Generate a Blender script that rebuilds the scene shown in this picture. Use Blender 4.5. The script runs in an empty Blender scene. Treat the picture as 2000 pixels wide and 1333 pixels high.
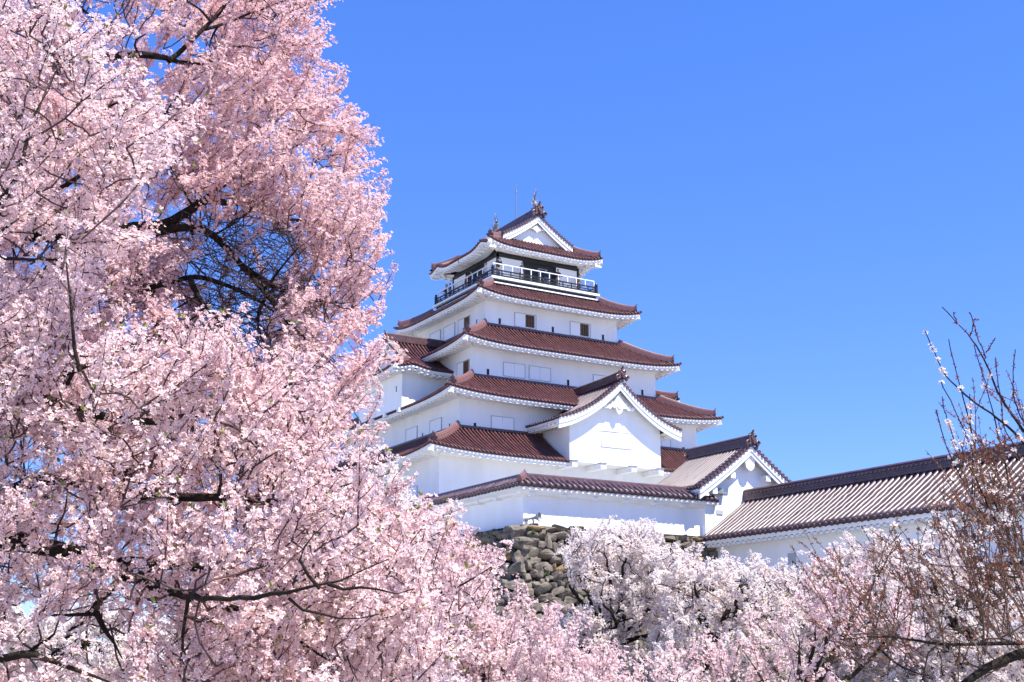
import bpy, math, random
import numpy as np
from mathutils import Vector

random.seed(7); rng = np.random.default_rng(7)
S = bpy.context.scene
COL = S.collection
R = math.radians

# ------------------------------------------------------------------ camera
F_PX, CXP, CYP = 2413.0, 1000.0, 666.5            # focal length and centre in pixels of the 2000 px photograph
PITCH = math.atan(628 / F_PX)
TH = R(59.3)                                      # heading measured from the keep's long axis
HEAD = np.array([math.cos(TH), math.sin(TH), 0.0])
RIGHT = np.array([math.sin(TH), -math.cos(TH), 0.0])
CAM = np.array([-50.49, -84.56, 1.6])
cd = bpy.data.cameras.new('camera'); cam = bpy.data.objects.new('camera', cd); COL.objects.link(cam)
cam.location = CAM
cd.sensor_width = 36.0; cd.lens = 36.0 * F_PX / 2000.0
cd.clip_start = 0.1; cd.clip_end = 5000
cam.rotation_euler = (math.pi / 2 + PITCH, 0, math.atan2(HEAD[1], HEAD[0]) - math.pi / 2)
S.camera = cam

# ------------------------------------------------------------------ light
SUN = np.array([0.22, -0.44, 0.87]); SUN /= np.linalg.norm(SUN)
w = bpy.data.worlds.new('World'); S.world = w; w.use_nodes = True
nt = w.node_tree; nt.nodes.clear()
sky = nt.nodes.new('ShaderNodeTexSky'); sky.sky_type = 'NISHITA'; sky.sun_disc = False
sky.sun_elevation = math.asin(SUN[2]); sky.sun_rotation = math.atan2(SUN[0], SUN[1])
sky.air_density = 1.0; sky.dust_density = 0.15; sky.ozone_density = 4.0; sky.altitude = 200
hs = nt.nodes.new('ShaderNodeHueSaturation'); hs.inputs['Saturation'].default_value = 1.25; hs.inputs['Hue'].default_value = 0.505
bg = nt.nodes.new('ShaderNodeBackground'); bg.inputs['Strength'].default_value = 0.15
wo = nt.nodes.new('ShaderNodeOutputWorld')
gm = nt.nodes.new('ShaderNodeGamma'); gm.inputs[1].default_value = 0.67
tn = nt.nodes.new('ShaderNodeMix'); tn.data_type = 'RGBA'; tn.blend_type = 'MULTIPLY'; tn.inputs[0].default_value = 1.0; tn.inputs[7].default_value = (0.66, 0.83, 1.45, 1)
nt.links.new(sky.outputs[0], hs.inputs['Color']); nt.links.new(hs.outputs[0], gm.inputs[0]); nt.links.new(gm.outputs[0], tn.inputs[6]); nt.links.new(tn.outputs[2], bg.inputs[0]); nt.links.new(bg.outputs[0], wo.inputs[0])
sl = bpy.data.lights.new('sun', 'SUN'); sl.energy = 4.9; sl.angle = R(0.53); sl.color = (1.0, 0.96, 0.89)
so = bpy.data.objects.new('sun', sl); COL.objects.link(so)
so.rotation_euler = Vector(SUN).to_track_quat('Z', 'Y').to_euler()
S.view_settings.view_transform = 'Standard'; S.view_settings.look = 'None'
S.view_settings.gamma = 1.0; S.view_settings.use_curve_mapping = False
S.view_settings.exposure = 1.01
S.render.engine = 'CYCLES'
S.cycles.max_bounces = 7; S.cycles.diffuse_bounces = 4; S.cycles.glossy_bounces = 3; S.cycles.transmission_bounces = 4
S.cycles.use_fast_gi = False

# ------------------------------------------------------------------ camera-ray helpers (where a thing of the photo stands in the world)
def ray(x, y):
    X = x - CXP; Y = CYP - y
    fw = F_PX * math.cos(PITCH) - Y * math.sin(PITCH); u = F_PX * math.sin(PITCH) + Y * math.cos(PITCH)
    return (HEAD * fw + RIGHT * X + np.array([0, 0, 1.0]) * u) / fw
def at(x, y, d):                                  # pixel of the photo + distance ahead in metres -> point
    return CAM + ray(x, y) * d
def px_of(P):
    P = np.atleast_2d(P) - CAM
    fw = P @ HEAD; X = P @ RIGHT; Z = P[:, 2]
    d = fw * math.cos(PITCH) + Z * math.sin(PITCH); Y = -fw * math.sin(PITCH) + Z * math.cos(PITCH)
    return np.stack([CXP + F_PX * X / d, CYP - F_PX * Y / d], 1)

# ------------------------------------------------------------------ materials
def mat(name, col, rough=0.7, var=0.0, scale=3.0, coat=0.0, bump=0.0, bscale=20.0, metal=0.0, col2=None, spec=0.5, detail=4.0, stretch=None, crough=0.18):
    m = bpy.data.materials.new(name); m.use_nodes = True
    t = m.node_tree; b = t.nodes['Principled BSDF']
    b.inputs['Base Color'].default_value = (*col, 1); b.inputs['Roughness'].default_value = rough
    b.inputs['Metallic'].default_value = metal; b.inputs['Coat Weight'].default_value = coat
    b.inputs['Coat Roughness'].default_value = crough; b.inputs['Specular IOR Level'].default_value = spec
    tc = t.nodes.new('ShaderNodeTexCoord'); mp = t.nodes.new('ShaderNodeMapping'); t.links.new(tc.outputs['Object'], mp.inputs[0])
    if stretch: mp.inputs['Scale'].default_value = stretch
    if var or col2:
        n = t.nodes.new('ShaderNodeTexNoise'); n.inputs['Scale'].default_value = scale; n.inputs['Detail'].default_value = detail
        t.links.new(mp.outputs[0], n.inputs['Vector'])
        r = t.nodes.new('ShaderNodeMapRange'); r.inputs[1].default_value = 0.32; r.inputs[2].default_value = 0.68
        t.links.new(n.outputs['Fac'], r.inputs[0])
        mx = t.nodes.new('ShaderNodeMix'); mx.data_type = 'RGBA'
        c2 = col2 if col2 else tuple(c * (1 - var) for c in col)
        mx.inputs[6].default_value = (*col, 1); mx.inputs[7].default_value = (*c2, 1)
        t.links.new(r.outputs[0], mx.inputs[0]); t.links.new(mx.outputs[2], b.inputs['Base Color'])
    if bump:
        n2 = t.nodes.new('ShaderNodeTexNoise'); n2.inputs['Scale'].default_value = bscale; n2.inputs['Detail'].default_value = 6
        t.links.new(mp.outputs[0], n2.inputs['Vector'])
        bp = t.nodes.new('ShaderNodeBump'); bp.inputs['Strength'].default_value = bump; bp.inputs['Distance'].default_value = 0.05
        t.links.new(n2.outputs['Fac'], bp.inputs['Height']); t.links.new(bp.outputs[0], b.inputs['Normal'])
    return m

PLASTER = mat('white_plaster', (0.88, 0.885, 0.89), 0.75, col2=(0.80, 0.80, 0.79), scale=0.8, stretch=(1, 1, 0.25), bump=0.05, bscale=3)
TRIM = mat('white_trim_plaster', (0.87, 0.87, 0.865), 0.7, col2=(0.80, 0.795, 0.78), scale=1.5)
SHUTTER = mat('white_shutter', (0.87, 0.88, 0.885), 0.6)
LINE = mat('grey_frame', (0.42, 0.43, 0.45), 0.6)
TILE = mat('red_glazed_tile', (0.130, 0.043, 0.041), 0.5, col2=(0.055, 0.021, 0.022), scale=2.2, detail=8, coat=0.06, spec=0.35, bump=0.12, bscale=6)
TILE_G = mat('weathered_red_tile', (0.095, 0.050, 0.056), 0.5, col2=(0.055, 0.030, 0.037), scale=1.6, detail=8, coat=0.32, spec=0.5, crough=0.32)
RIDGE = mat('ridge_tile', (0.125, 0.062, 0.06), 0.42, col2=(0.07, 0.038, 0.04), scale=3.0, detail=8, coat=0.2, bump=0.2, bscale=9)
HIPT = mat('pale_red_ridge_tile', (0.20, 0.10, 0.09), 0.45, col2=(0.17, 0.075, 0.07), scale=3.0, detail=8, coat=0.15, bump=0.2, bscale=9)
VALLEY = mat('shade_toned_flat_tile', (0.028, 0.012, 0.012), 0.6, col2=(0.012, 0.007, 0.008), scale=2.0, detail=8, spec=0.3)  # same glaze as the rolls; shade of the gaps painted into the colour
VALLEY_G = mat('shade_toned_weathered_flat_tile', (0.075, 0.036, 0.038), 0.6, col2=(0.038, 0.019, 0.022), scale=2.0, detail=8, spec=0.3)  # weathered glaze, darkened to paint in the shade between the rolls
BRONZE = mat('weathered_ornament', (0.28, 0.25, 0.23), 0.45, col2=(0.13, 0.11, 0.11), scale=6)
BLACK = mat('black_lacquer', (0.012, 0.012, 0.014), 0.4)
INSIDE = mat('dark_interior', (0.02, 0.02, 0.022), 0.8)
BROWNBAR = mat('brown_wood_bar', (0.16, 0.075, 0.03), 0.6, var=0.4, scale=8)
WRAIL = mat('white_painted_rail', (0.8, 0.8, 0.8), 0.4)
STEEL = mat('grey_steel', (0.30, 0.31, 0.32), 0.4, metal=0.6)
HORN = mat('grey_painted_metal', (0.26, 0.28, 0.28), 0.5, var=0.3)
STONE = mat('weathered_stone', (0.21, 0.175, 0.135), 0.9, col2=(0.07, 0.057, 0.044), scale=2.6, detail=10, bump=0.7, bscale=7)
STONE2 = mat('ochre_stone', (0.30, 0.20, 0.10), 0.9, col2=(0.13, 0.10, 0.065), scale=1.7, detail=10, bump=0.7, bscale=7)
EARTH = mat('dark_joint_earth', (0.035, 0.03, 0.025), 0.95, var=0.5, scale=5)
GROUND = mat('pale_bounce_ground', (0.40, 0.39, 0.36), 0.95, col2=(0.30, 0.29, 0.26), scale=0.35, detail=10, bump=0.4, bscale=4)  # paleness added to bounce fill light onto shaded walls and blossoms
MOSS = mat('wall_plant_leaf', (0.07, 0.13, 0.03), 0.7, var=0.5)
BARK = mat('dark_cherry_bark', (0.013, 0.010, 0.009), 0.9, spec=0.15, col2=(0.036, 0.026, 0.018), scale=9, detail=8, bump=0.9, bscale=30)
TWIG = mat('brown_twig_bark', (0.075, 0.038, 0.03), 0.75, col2=(0.04, 0.022, 0.02), scale=6)
PTWIG = mat('olive_brown_twig_bark', (0.10, 0.06, 0.035), 0.75, col2=(0.045, 0.028, 0.018), scale=6)
LEAF = mat('young_green_leaf', (0.17, 0.22, 0.045), 0.5, col2=(0.22, 0.16, 0.05), scale=4)
BUD = mat('red_brown_bud', (0.33, 0.10, 0.045), 0.6, col2=(0.16, 0.06, 0.035), scale=25)
SKIN = mat('skin', (0.50, 0.32, 0.24), 0.6)
HAIR = mat('black_hair', (0.012, 0.010, 0.010), 0.5)
CLOTH = {k: mat(k + '_cloth', c, 0.85, var=0.25, scale=9) for k, c in dict(black=(0.02, 0.02, 0.024), grey=(0.20, 0.20, 0.21), navy=(0.025, 0.04, 0.10), denim=(0.06, 0.09, 0.16), white=(0.7, 0.7, 0.7), khaki=(0.25, 0.21, 0.15), red=(0.30, 0.06, 0.05)).items()}

def petal_mat(name, pale, deep, trans=0.35):
    m = bpy.data.materials.new(name); m.use_nodes = True
    t = m.node_tree; t.nodes.clear()
    o = t.nodes.new('ShaderNodeOutputMaterial'); a = t.nodes.new('ShaderNodeAttribute'); a.attribute_name = 'tint'
    mx = t.nodes.new('ShaderNodeMix'); mx.data_type = 'RGBA'; mx.inputs[6].default_value = (*pale, 1); mx.inputs[7].default_value = (*deep, 1)
    d = t.nodes.new('ShaderNodeBsdfDiffuse'); tr = t.nodes.new('ShaderNodeBsdfTranslucent'); ms = t.nodes.new('ShaderNodeMixShader')
    ms.inputs[0].default_value = trans
    t.links.new(a.outputs['Fac'], mx.inputs[0]); t.links.new(mx.outputs[2], d.inputs[0]); t.links.new(mx.outputs[2], tr.inputs[0])
    t.links.new(d.outputs[0], ms.inputs[1]); t.links.new(tr.outputs[0], ms.inputs[2]); t.links.new(ms.outputs[0], o.inputs[0])
    return m
PETAL_A = petal_mat('pink_petals', (0.955, 0.83, 0.815), (0.66, 0.24, 0.23), .44)
PETAL_B = petal_mat('pale_pink_petals', (0.96, 0.87, 0.85), (0.66, 0.28, 0.27), .44)
PETAL_C = petal_mat('rose_petals', (0.955, 0.865, 0.85), (0.66, 0.27, 0.27), .44)
PETAL_W = petal_mat('white_cherry_petals', (0.96, 0.93, 0.905), (0.70, 0.48, 0.42), .45)

# ------------------------------------------------------------------ mesh collector
class MB:
    def __init__(s): s.v = []; s.f = []; s.n = 0
    def add(s, V, Fc):
        V = np.asarray(V, float).reshape(-1, 3); s.v.append(V); n = s.n
        s.f.extend([tuple(i + n for i in q) for q in Fc]); s.n += len(V)
    def box(s, a, b, fr=None):
        x0, y0, z0 = a; x1, y1, z1 = b
        V = np.array([[x0, y0, z0], [x1, y0, z0], [x1, y1, z0], [x0, y1, z0], [x0, y0, z1], [x1, y0, z1], [x1, y1, z1], [x0, y1, z1]], float)
        if fr: V = fr(V)
        s.add(V, [(0, 3, 2, 1), (4, 5, 6, 7), (0, 1, 5, 4), (1, 2, 6, 5), (2, 3, 7, 6), (3, 0, 4, 7)])
    def obox(s, c, ax, ay, az):
        c, ax, ay, az = map(lambda q: np.asarray(q, float), (c, ax, ay, az))
        V = [c + i * ax + j * ay + k * az for k in (-1, 1) for i, j in ((-1, -1), (1, -1), (1, 1), (-1, 1))]
        s.add(V, [(0, 3, 2, 1), (4, 5, 6, 7), (0, 1, 5, 4), (1, 2, 6, 5), (2, 3, 7, 6), (3, 0, 4, 7)])
    def grid(s, P, flip=False):
        P = np.asarray(P, float); n, m = P.shape[:2]
        q = [(i * m + j, i * m + j + 1, (i + 1) * m + j + 1, (i + 1) * m + j) for i in range(n - 1) for j in range(m - 1)]
        if flip: q = [t[::-1] for t in q]
        s.add(P, q)
    def sweep(s, path, prof, up=(0, 0, 1), caps=True, closed=True, scale=None):
        """prof: (side, up) points swept along the path"""
        P = np.asarray(path, float); T = np.gradient(P, axis=0); T /= np.linalg.norm(T, axis=1)[:, None]
        Sd = np.cross(T, up); Sd /= np.linalg.norm(Sd, axis=1)[:, None]; U = np.cross(Sd, T)
        pr = np.asarray(prof, float); k = len(pr)
        sc = np.ones(len(P)) if scale is None else np.asarray(scale)
        V = P[:, None] + (Sd[:, None] * pr[None, :, :1] + U[:, None] * pr[None, :, 1:]) * sc[:, None, None]
        q = []
        for i in range(len(P) - 1):
            for j in range(k if closed else k - 1):
                j2 = (j + 1) % k
                q.append((i * k + j, i * k + j2, (i + 1) * k + j2, (i + 1) * k + j))
        if caps: q.append(tuple(range(k))[::-1]); q.append(tuple((len(P) - 1) * k + j for j in range(k)))
        s.add(V, q)
    def tube(s, path, r, k=8, caps=True):
        P = np.asarray(path, float); r = np.broadcast_to(np.asarray(r, float), (len(P),))
        T = np.gradient(P, axis=0); T /= np.linalg.norm(T, axis=1)[:, None] + 1e-9
        ref = np.array([0, 0, 1.0]) if abs(T[0][2]) < 0.8 else np.array([1.0, 0, 0])
        A = np.cross(T, ref); A /= np.linalg.norm(A, axis=1)[:, None] + 1e-9; B = np.cross(A, T)
        a = np.arange(k) * 2 * math.pi / k
        V = P[:, None] + (A[:, None] * np.cos(a)[None, :, None] + B[:, None] * np.sin(a)[None, :, None]) * r[:, None, None]
        q = [(i * k + j, i * k + (j + 1) % k, (i + 1) * k + (j + 1) % k, (i + 1) * k + j) for i in range(len(P) - 1) for j in range(k)]
        if caps: q.append(tuple(range(k))[::-1]); q.append(tuple((len(P) - 1) * k + j for j in range(k)))
        s.add(V, q)
    def prism(s, poly, n, t):
        """flat outline given as 3-D points, thickened by t along n"""
        P = np.asarray(poly, float); n = np.asarray(n, float); k = len(P)
        V = np.vstack([P - n * t / 2, P + n * t / 2])
        q = [(j, (j + 1) % k, (j + 1) % k + k, j + k) for j in range(k)] + [tuple(range(k))[::-1], tuple(range(k, 2 * k))]
        s.add(V, q)
    def build(s, name, m, parent=None, smooth=False, recalc=True):
        V = np.vstack(s.v)
        off = np.array(ORIG.get(parent.name, (0, 0, 0))) if parent else np.zeros(3)
        me = bpy.data.meshes.new(name); me.from_pydata((V - off).tolist(), [], s.f); me.materials.append(m)
        if recalc:
            import bmesh
            bm = bmesh.new(); bm.from_mesh(me); bmesh.ops.recalc_face_normals(bm, faces=bm.faces); bm.to_mesh(me); bm.free()
        if smooth: me.polygons.foreach_set('use_smooth', [True] * len(me.polygons))
        o = bpy.data.objects.new(name, me); COL.objects.link(o)
        if parent: o.parent = parent; ORIG[o.name] = tuple(off)
        else: ORIG[o.name] = (0, 0, 0)
        return o
ORIG = {}
def tag(o, label=None, cat=None, group=None, kind=None):
    for k, v in (('label', label), ('category', cat), ('group', group), ('kind', kind)):
        if v: o[k] = v
    return o
def thing(name, loc, label, cat, group=None):
    o = bpy.data.objects.new(name, None); COL.objects.link(o); o.location = loc; o.empty_display_size = 0.5
    ORIG[o.name] = tuple(loc); return tag(o, label, cat, group)
def turn(k, ox=0, oy=0):
    """frame k: local (x along the face, d outwards from the centre, z) -> world. 0 front, 1 right, 2 back, 3 left"""
    def fr(V):
        V = np.asarray(V, float); x, d, z = V[..., 0], V[..., 1], V[..., 2]
        X, Y = [(x, -d), (d, x), (-x, d), (-d, -x)][k]
        return np.stack([X + ox, Y + oy, z], -1)
    return fr

# ------------------------------------------------------------------ roof tools
WOB = np.random.default_rng(5)
def rolls(mb, fn, xs, t1s, rad, nt=8, t0=0.0, fr=None, eave_cap=True):
    """round cover tiles running up the slope; fn(x,t) -> local point"""
    a = np.linspace(-.5, math.pi + .5, 8)
    for x, t1 in zip(xs, t1s):
        if t1 - t0 < 0.03: continue
        n = max(2, int(nt * (t1 - t0)) + 1); ts = np.linspace(t0, t1, n)
        x = x + WOB.normal(0, 0.006); P = np.array([fn(x, t) for t in ts]); Q = np.array([fn(x + 0.02, t) for t in ts])
        P[:, 2] += WOB.normal(0, 0.004) + WOB.normal(0, 0.003, n)
        Sd = Q - P; Sd /= np.linalg.norm(Sd, axis=1)[:, None]
        T = np.gradient(P, axis=0); T /= np.linalg.norm(T, axis=1)[:, None]
        N = np.cross(Sd, T); N *= np.sign(N[:, 2:3])
        V = P[:, None] + rad * (Sd[:, None] * np.cos(a)[None, :, None] + N[:, None] * (np.sin(a)[None, :, None] * 1.35 - 0.02))
        V2 = fr(V) if fr else V
        k = 8
        q = [(i * k + j, i * k + j + 1, (i + 1) * k + j + 1, (i + 1) * k + j) for i in range(n - 1) for j in range(k - 1)]
        q.append(tuple(range(k)))
        mb.add(V2, q)
        if eave_cap:                                   # round end tile a touch larger than the roll
            c = P[0] + N[0] * 0.01 - T[0] * 0.02; aa = np.arange(8) * math.pi / 4; rr = rad * 1.2
            D = np.array([c + rr * (Sd[0] * math.cos(b) + N[0] * math.sin(b)) for b in aa])
            D = np.vstack([D - T[0] * 0.06, D]); D = fr(D) if fr else D
            mb.add(D, [tuple(range(8))] + [(j, (j + 1) % 8, (j + 1) % 8 + 8, j + 8) for j in range(8)])

def sheet(mb, fn, lim, nx, nt, fr, t1=1.0, off=0.0):
    ts = np.linspace(0, t1, nt)
    P = np.array([[fn(l0 + (l1 - l0) * s, t) for s in np.linspace(0, 1, nx)] for t in ts for (l0, l1) in [lim(t)]])
    P[..., 2] += off
    P[1:, :, 2] -= 0.06
    mb.grid(fr(P))

def under_eave(parent, edge, x0, x1, do, dw, fr, thick=0.24, rise=0.15, miter=(1, 1), raf=0.5, rw=0.11, teeth_in=0.75, depth_axis=None):
    """white fascia, soffit and rafter ends. edge(x) -> eave height"""
    m = MB(); ov = do - dw; n = 30
    ss = np.linspace(0, 1, n)
    def row(d, dz, fade):
        a0 = x0 + (do - d) * miter[0]; a1 = x1 - (do - d) * miter[1]
        e0 = x0; e1 = x1
        out = []
        for s in ss:
            x = a0 + (a1 - a0) * s; xe = e0 + (e1 - e0) * s
            base = edge(None); out.append([x, d, base + (edge(xe) - base) * fade + dz])
        return out
    d1 = do - 0.03
    m.grid(fr([row(d1, -0.02, 1), row(d1, -thick * 0.55, 1), row(d1 - 0.07, -thick * 0.55, 1), row(d1 - 0.07, -thick, 1),
               row(do - ov * 0.4, -thick + rise * 0.4, 0.55), row(dw, -thick + rise, 0.1)]))
    sof = m.build('eave_soffit', TRIM, parent)
    m = MB(); k = int((x1 - x0 - 0.3) / raf)
    for i in range(k + 1):
        x = x0 + 0.15 + (x1 - x0 - 0.3) * i / k
        da = do - 0.1; db = do - min(teeth_in, ov * 0.8)
        # stay inside the mitre
        lim = min((x - x0) / max(miter[0], 1e-6), (x1 - x) / max(miter[1], 1e-6))
        db = max(db, do - max(lim, 0.16))
        za = edge(x) - thick + 0.02; zb = edge(None) + (edge(x) - edge(None)) * 0.6 - thick + rise * (do - db) / ov + 0.02
        V = [[x - rw, da, za], [x + rw, da, za], [x + rw, db, zb], [x - rw, db, zb]]
        V = np.array(V + [[p[0], p[1], p[2] - 0.095] for p in V])
        m.add(fr(V), [(0, 3, 2, 1), (4, 5, 6, 7), (0, 1, 5, 4), (1, 2, 6, 5), (2, 3, 7, 6), (3, 0, 4, 7)])
    xs_ = np.linspace(x0 + .3, x1 - .3, 24)
    m.grid(fr(np.array([[[x, do - .28, edge(x) - thick + dz] for x in xs_] for dz in (.04, -.07)])))
    m.build('rafter_trim', TRIM, sof)
    return sof

RPROF = [(-0.17, -0.05), (0.17, -0.05), (0.17, 0.12), (0.14, 0.13), (0.14, 0.26), (0.10, 0.28), (0.09, 0.36), (0.05, 0.42), (-0.05, 0.42), (-0.09, 0.36), (-0.10, 0.28), (-0.14, 0.26), (-0.14, 0.13), (-0.17, 0.12)]
def prof(w=1.0, h=1.0): return [(a * w, b * h) for a, b in RPROF]
def big_prof(w=0.24, h=0.75):
    p = [(w * 1.1, -0.05)]
    n = 5
    for i in range(n):
        z0 = h * 0.75 * i / n; z1 = h * 0.75 * (i + 0.8) / n
        ww = w * (1.15 - 0.25 * i / n)
        p += [(ww, z0), (ww, z1), (ww * 0.86, z1 + 0.01)]
    p += [(w * 1.0, h * 0.78), (w * 0.95, h * 0.86), (w * 0.5, h), ]
    return p + [(-a, b) for a, b in p[::-1]]

def ornament(mb, c, out, s=1.0, horn=True):
    """ridge-end tile: shield with two curls, a boss and a round horn on top. c base centre, out = horizontal outward direction"""
    c = np.asarray(c, float); o = np.asarray(out, float); o = o / np.linalg.norm(o); sd = np.array([-o[1], o[0], 0]); z = np.array([0, 0, 1.0])
    pts = [(-.42, -.28), (-.52, -.1), (-.42, .1), (-.3, .12), (-.26, .42), (-.15, .58), (0, .64), (.15, .58), (.26, .42), (.3, .12), (.42, .1), (.52, -.1), (.42, -.28), (.2, -.1), (0, 0), (-.2, -.1)]
    mb.prism([c + sd * a * s + z * b * s for a, b in pts], o, 0.16 * s)
    for sg in (-1, 1):                                  # curls
        a = np.linspace(0, 4.6, 12); rr = np.linspace(.2, .06, 12)
        P = [c + o * 0.1 * s + sd * sg * (0.36 + math.cos(t) * r) * s + z * (-0.06 - math.sin(t) * r * -1) * s for t, r in zip(a, rr)]
        mb.tube(P, 0.05 * s, 6)
        P = [c + o * 0.1 * s + sd * sg * (0.16 + math.cos(t) * r * .7) * s + z * (0.36 + math.sin(t) * r * .7) * s for t, r in zip(a, rr)]
        mb.tube(P, 0.04 * s, 6)
    mb.tube([c + z * .2 * s, c + z * .2 * s + o * 0.17 * s], [.15 * s, .12 * s], 10)
    if horn:
        P = [c + z * .5 * s - o * .2 * s, c + z * .62 * s + o * .05 * s, c + z * .76 * s + o * .2 * s]
        mb.tube(P, [.06 * s, .06 * s, .07 * s], 8)

def hip_ridge(parent, P, w=1.0, h=1.0, m=None, orn=0.55):
    P = np.asarray(P, float)
    mb = MB(); mb.sweep(P, prof(w, h)); r = mb.build('hip_ridge', m or HIPT, parent)
    d = P[-1] - P[-3]; d[2] = 0; d /= np.linalg.norm(d)
    mb = MB(); ornament(mb, P[-1] + d * 0.07 + [0, 0, 0.12 * h], d, orn); mb.build('ridge_end_tile', RIDGE, r)
    return r

def skirt_roof(parent, Ao, Bo, Ai, Bi, Wa, Wb, zE, zT, lift=0.42, sp=0.30, rad=0.078, label=None, rise=0.15, wallridge=True, cut=None):
    """hipped roof ring: outer half sizes Ao,Bo at the eave, inner Ai,Bi at the wall; Wa,Wb wall below"""
    main = MB(); flat = MB()
    def mk(L0, L1, D0, D1):
        def fn(x, t):
            A = L0 + (L1 - L0) * t
            return np.array([x, D0 + (D1 - D0) * t, zE + (zT - zE) * (0.78 * t + 0.22 * t * t) + lift * min(1.3, abs(x) / A) ** 5 * (1 - t) ** 1.6])
        return fn
    for k in range(4):
        L0, L1, D0, D1 = (Ao, Ai, Bo, Bi) if k % 2 == 0 else (Bo, Bi, Ao, Ai)
        fn = mk(L0, L1, D0, D1); fr = turn(k)
        A_ = lambda t, L0=L0, L1=L1: L0 + (L1 - L0) * t
        if cut and k == 0:
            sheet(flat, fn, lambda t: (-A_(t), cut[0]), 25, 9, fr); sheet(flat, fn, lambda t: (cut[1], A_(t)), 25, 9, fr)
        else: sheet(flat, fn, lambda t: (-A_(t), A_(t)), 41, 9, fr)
        n = int(2 * L0 / sp); xs = (np.arange(n) + 0.5) / n * 2 * L0 - L0
        if cut and k == 0: xs = xs[(xs < cut[0]) | (xs > cut[1])]
        t1 = np.where(np.abs(xs) > L1, (L0 - np.abs(xs)) / (L0 - L1), 1.0)
        rolls(main, fn, xs, t1, rad, 8, 0.0, fr)
        # dark tile lip under the edge
        for xa_, xb_ in (((-L0, cut[0]), (cut[1], L0)) if cut and k == 0 else ((-L0, L0),)):
            xx = np.linspace(xa_, xb_, 41)
            main.grid(fr([[fn(x, 0) + [0, dd, dz] for x in xx] for dd, dz in ((0.0, 0.0), (0.0, -0.09), (-0.1, -0.09))]))
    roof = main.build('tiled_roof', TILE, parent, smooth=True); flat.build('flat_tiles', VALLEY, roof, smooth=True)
    for k in range(4):
        L0, D0, W = (Ao, Bo, Wb) if k % 2 == 0 else (Bo, Ao, Wa)
        edge = lambda x, L0=L0: zE - 0.08 + (0 if x is None else lift * min(1.0, abs(x) / L0) ** 5)
        if cut and k == 0:
            under_eave(roof, edge, -L0, cut[0], D0, W, turn(k), rise=rise, raf=0.52, miter=(1, 0)); under_eave(roof, edge, cut[1], L0, D0, W, turn(k), rise=rise, raf=0.52, miter=(0, 1))
        else: under_eave(roof, edge, -L0, L0, D0, W, turn(k), rise=rise, raf=0.52)
    for sx in (-1, 1):
        for sy in (-1, 1):
            ts = np.linspace(1.0, 0.12, 12)
            P = [[sx * (Ao + (Ai - Ao) * t), sy * (Bo + (Bi - Bo) * t), zE + (zT - zE) * (0.78 * t + 0.22 * t * t) + lift * (1 - t) ** 1.6 + 0.05 + 0.14 * max(0, 0.4 - t) ** 2 / .16] for t in ts]
            hip_ridge(roof, P)
            # white corner rafter
            m = MB(); c = np.array([sx * (Ao - 0.12), sy * (Bo - 0.12), zE + lift - 0.36]); dg = np.array([sx, sy, 0]) / math.sqrt(2)
            sdv = np.array([-dg[1], dg[0], 0]); c2 = c - dg * 1.3 - [0, 0, 0.22]
            m.sweep([c + dg * .12, c2], [(-.15, -.17), (.15, -.17), (.15, .17), (-.15, .17)]); m.build('corner_rafter', TRIM, roof)
            m = MB(); c = np.array([sx * (Ao - .02), sy * (Bo - .02), zE + lift + .06]); m.tube([c - dg * .5 - [0, 0, .05], c + dg * .05, c + dg * .16 + [0, 0, .05]], [.1, .1, .11], 8); m.build('corner_tile', RIDGE, roof)
    if wallridge:
        m = MB(); e = 0.1
        for k in range(4):
            L, D = (Ai, Bi) if k % 2 == 0 else (Bi, Ai)
            fr = turn(k)
            m.box((-L - 0.12, D - 0.05, zT - 0.05), (L + 0.12, D + 0.16, zT + 0.13), fr)
        m.build('wall_flashing_tiles', RIDGE, roof)
    return roof

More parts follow.
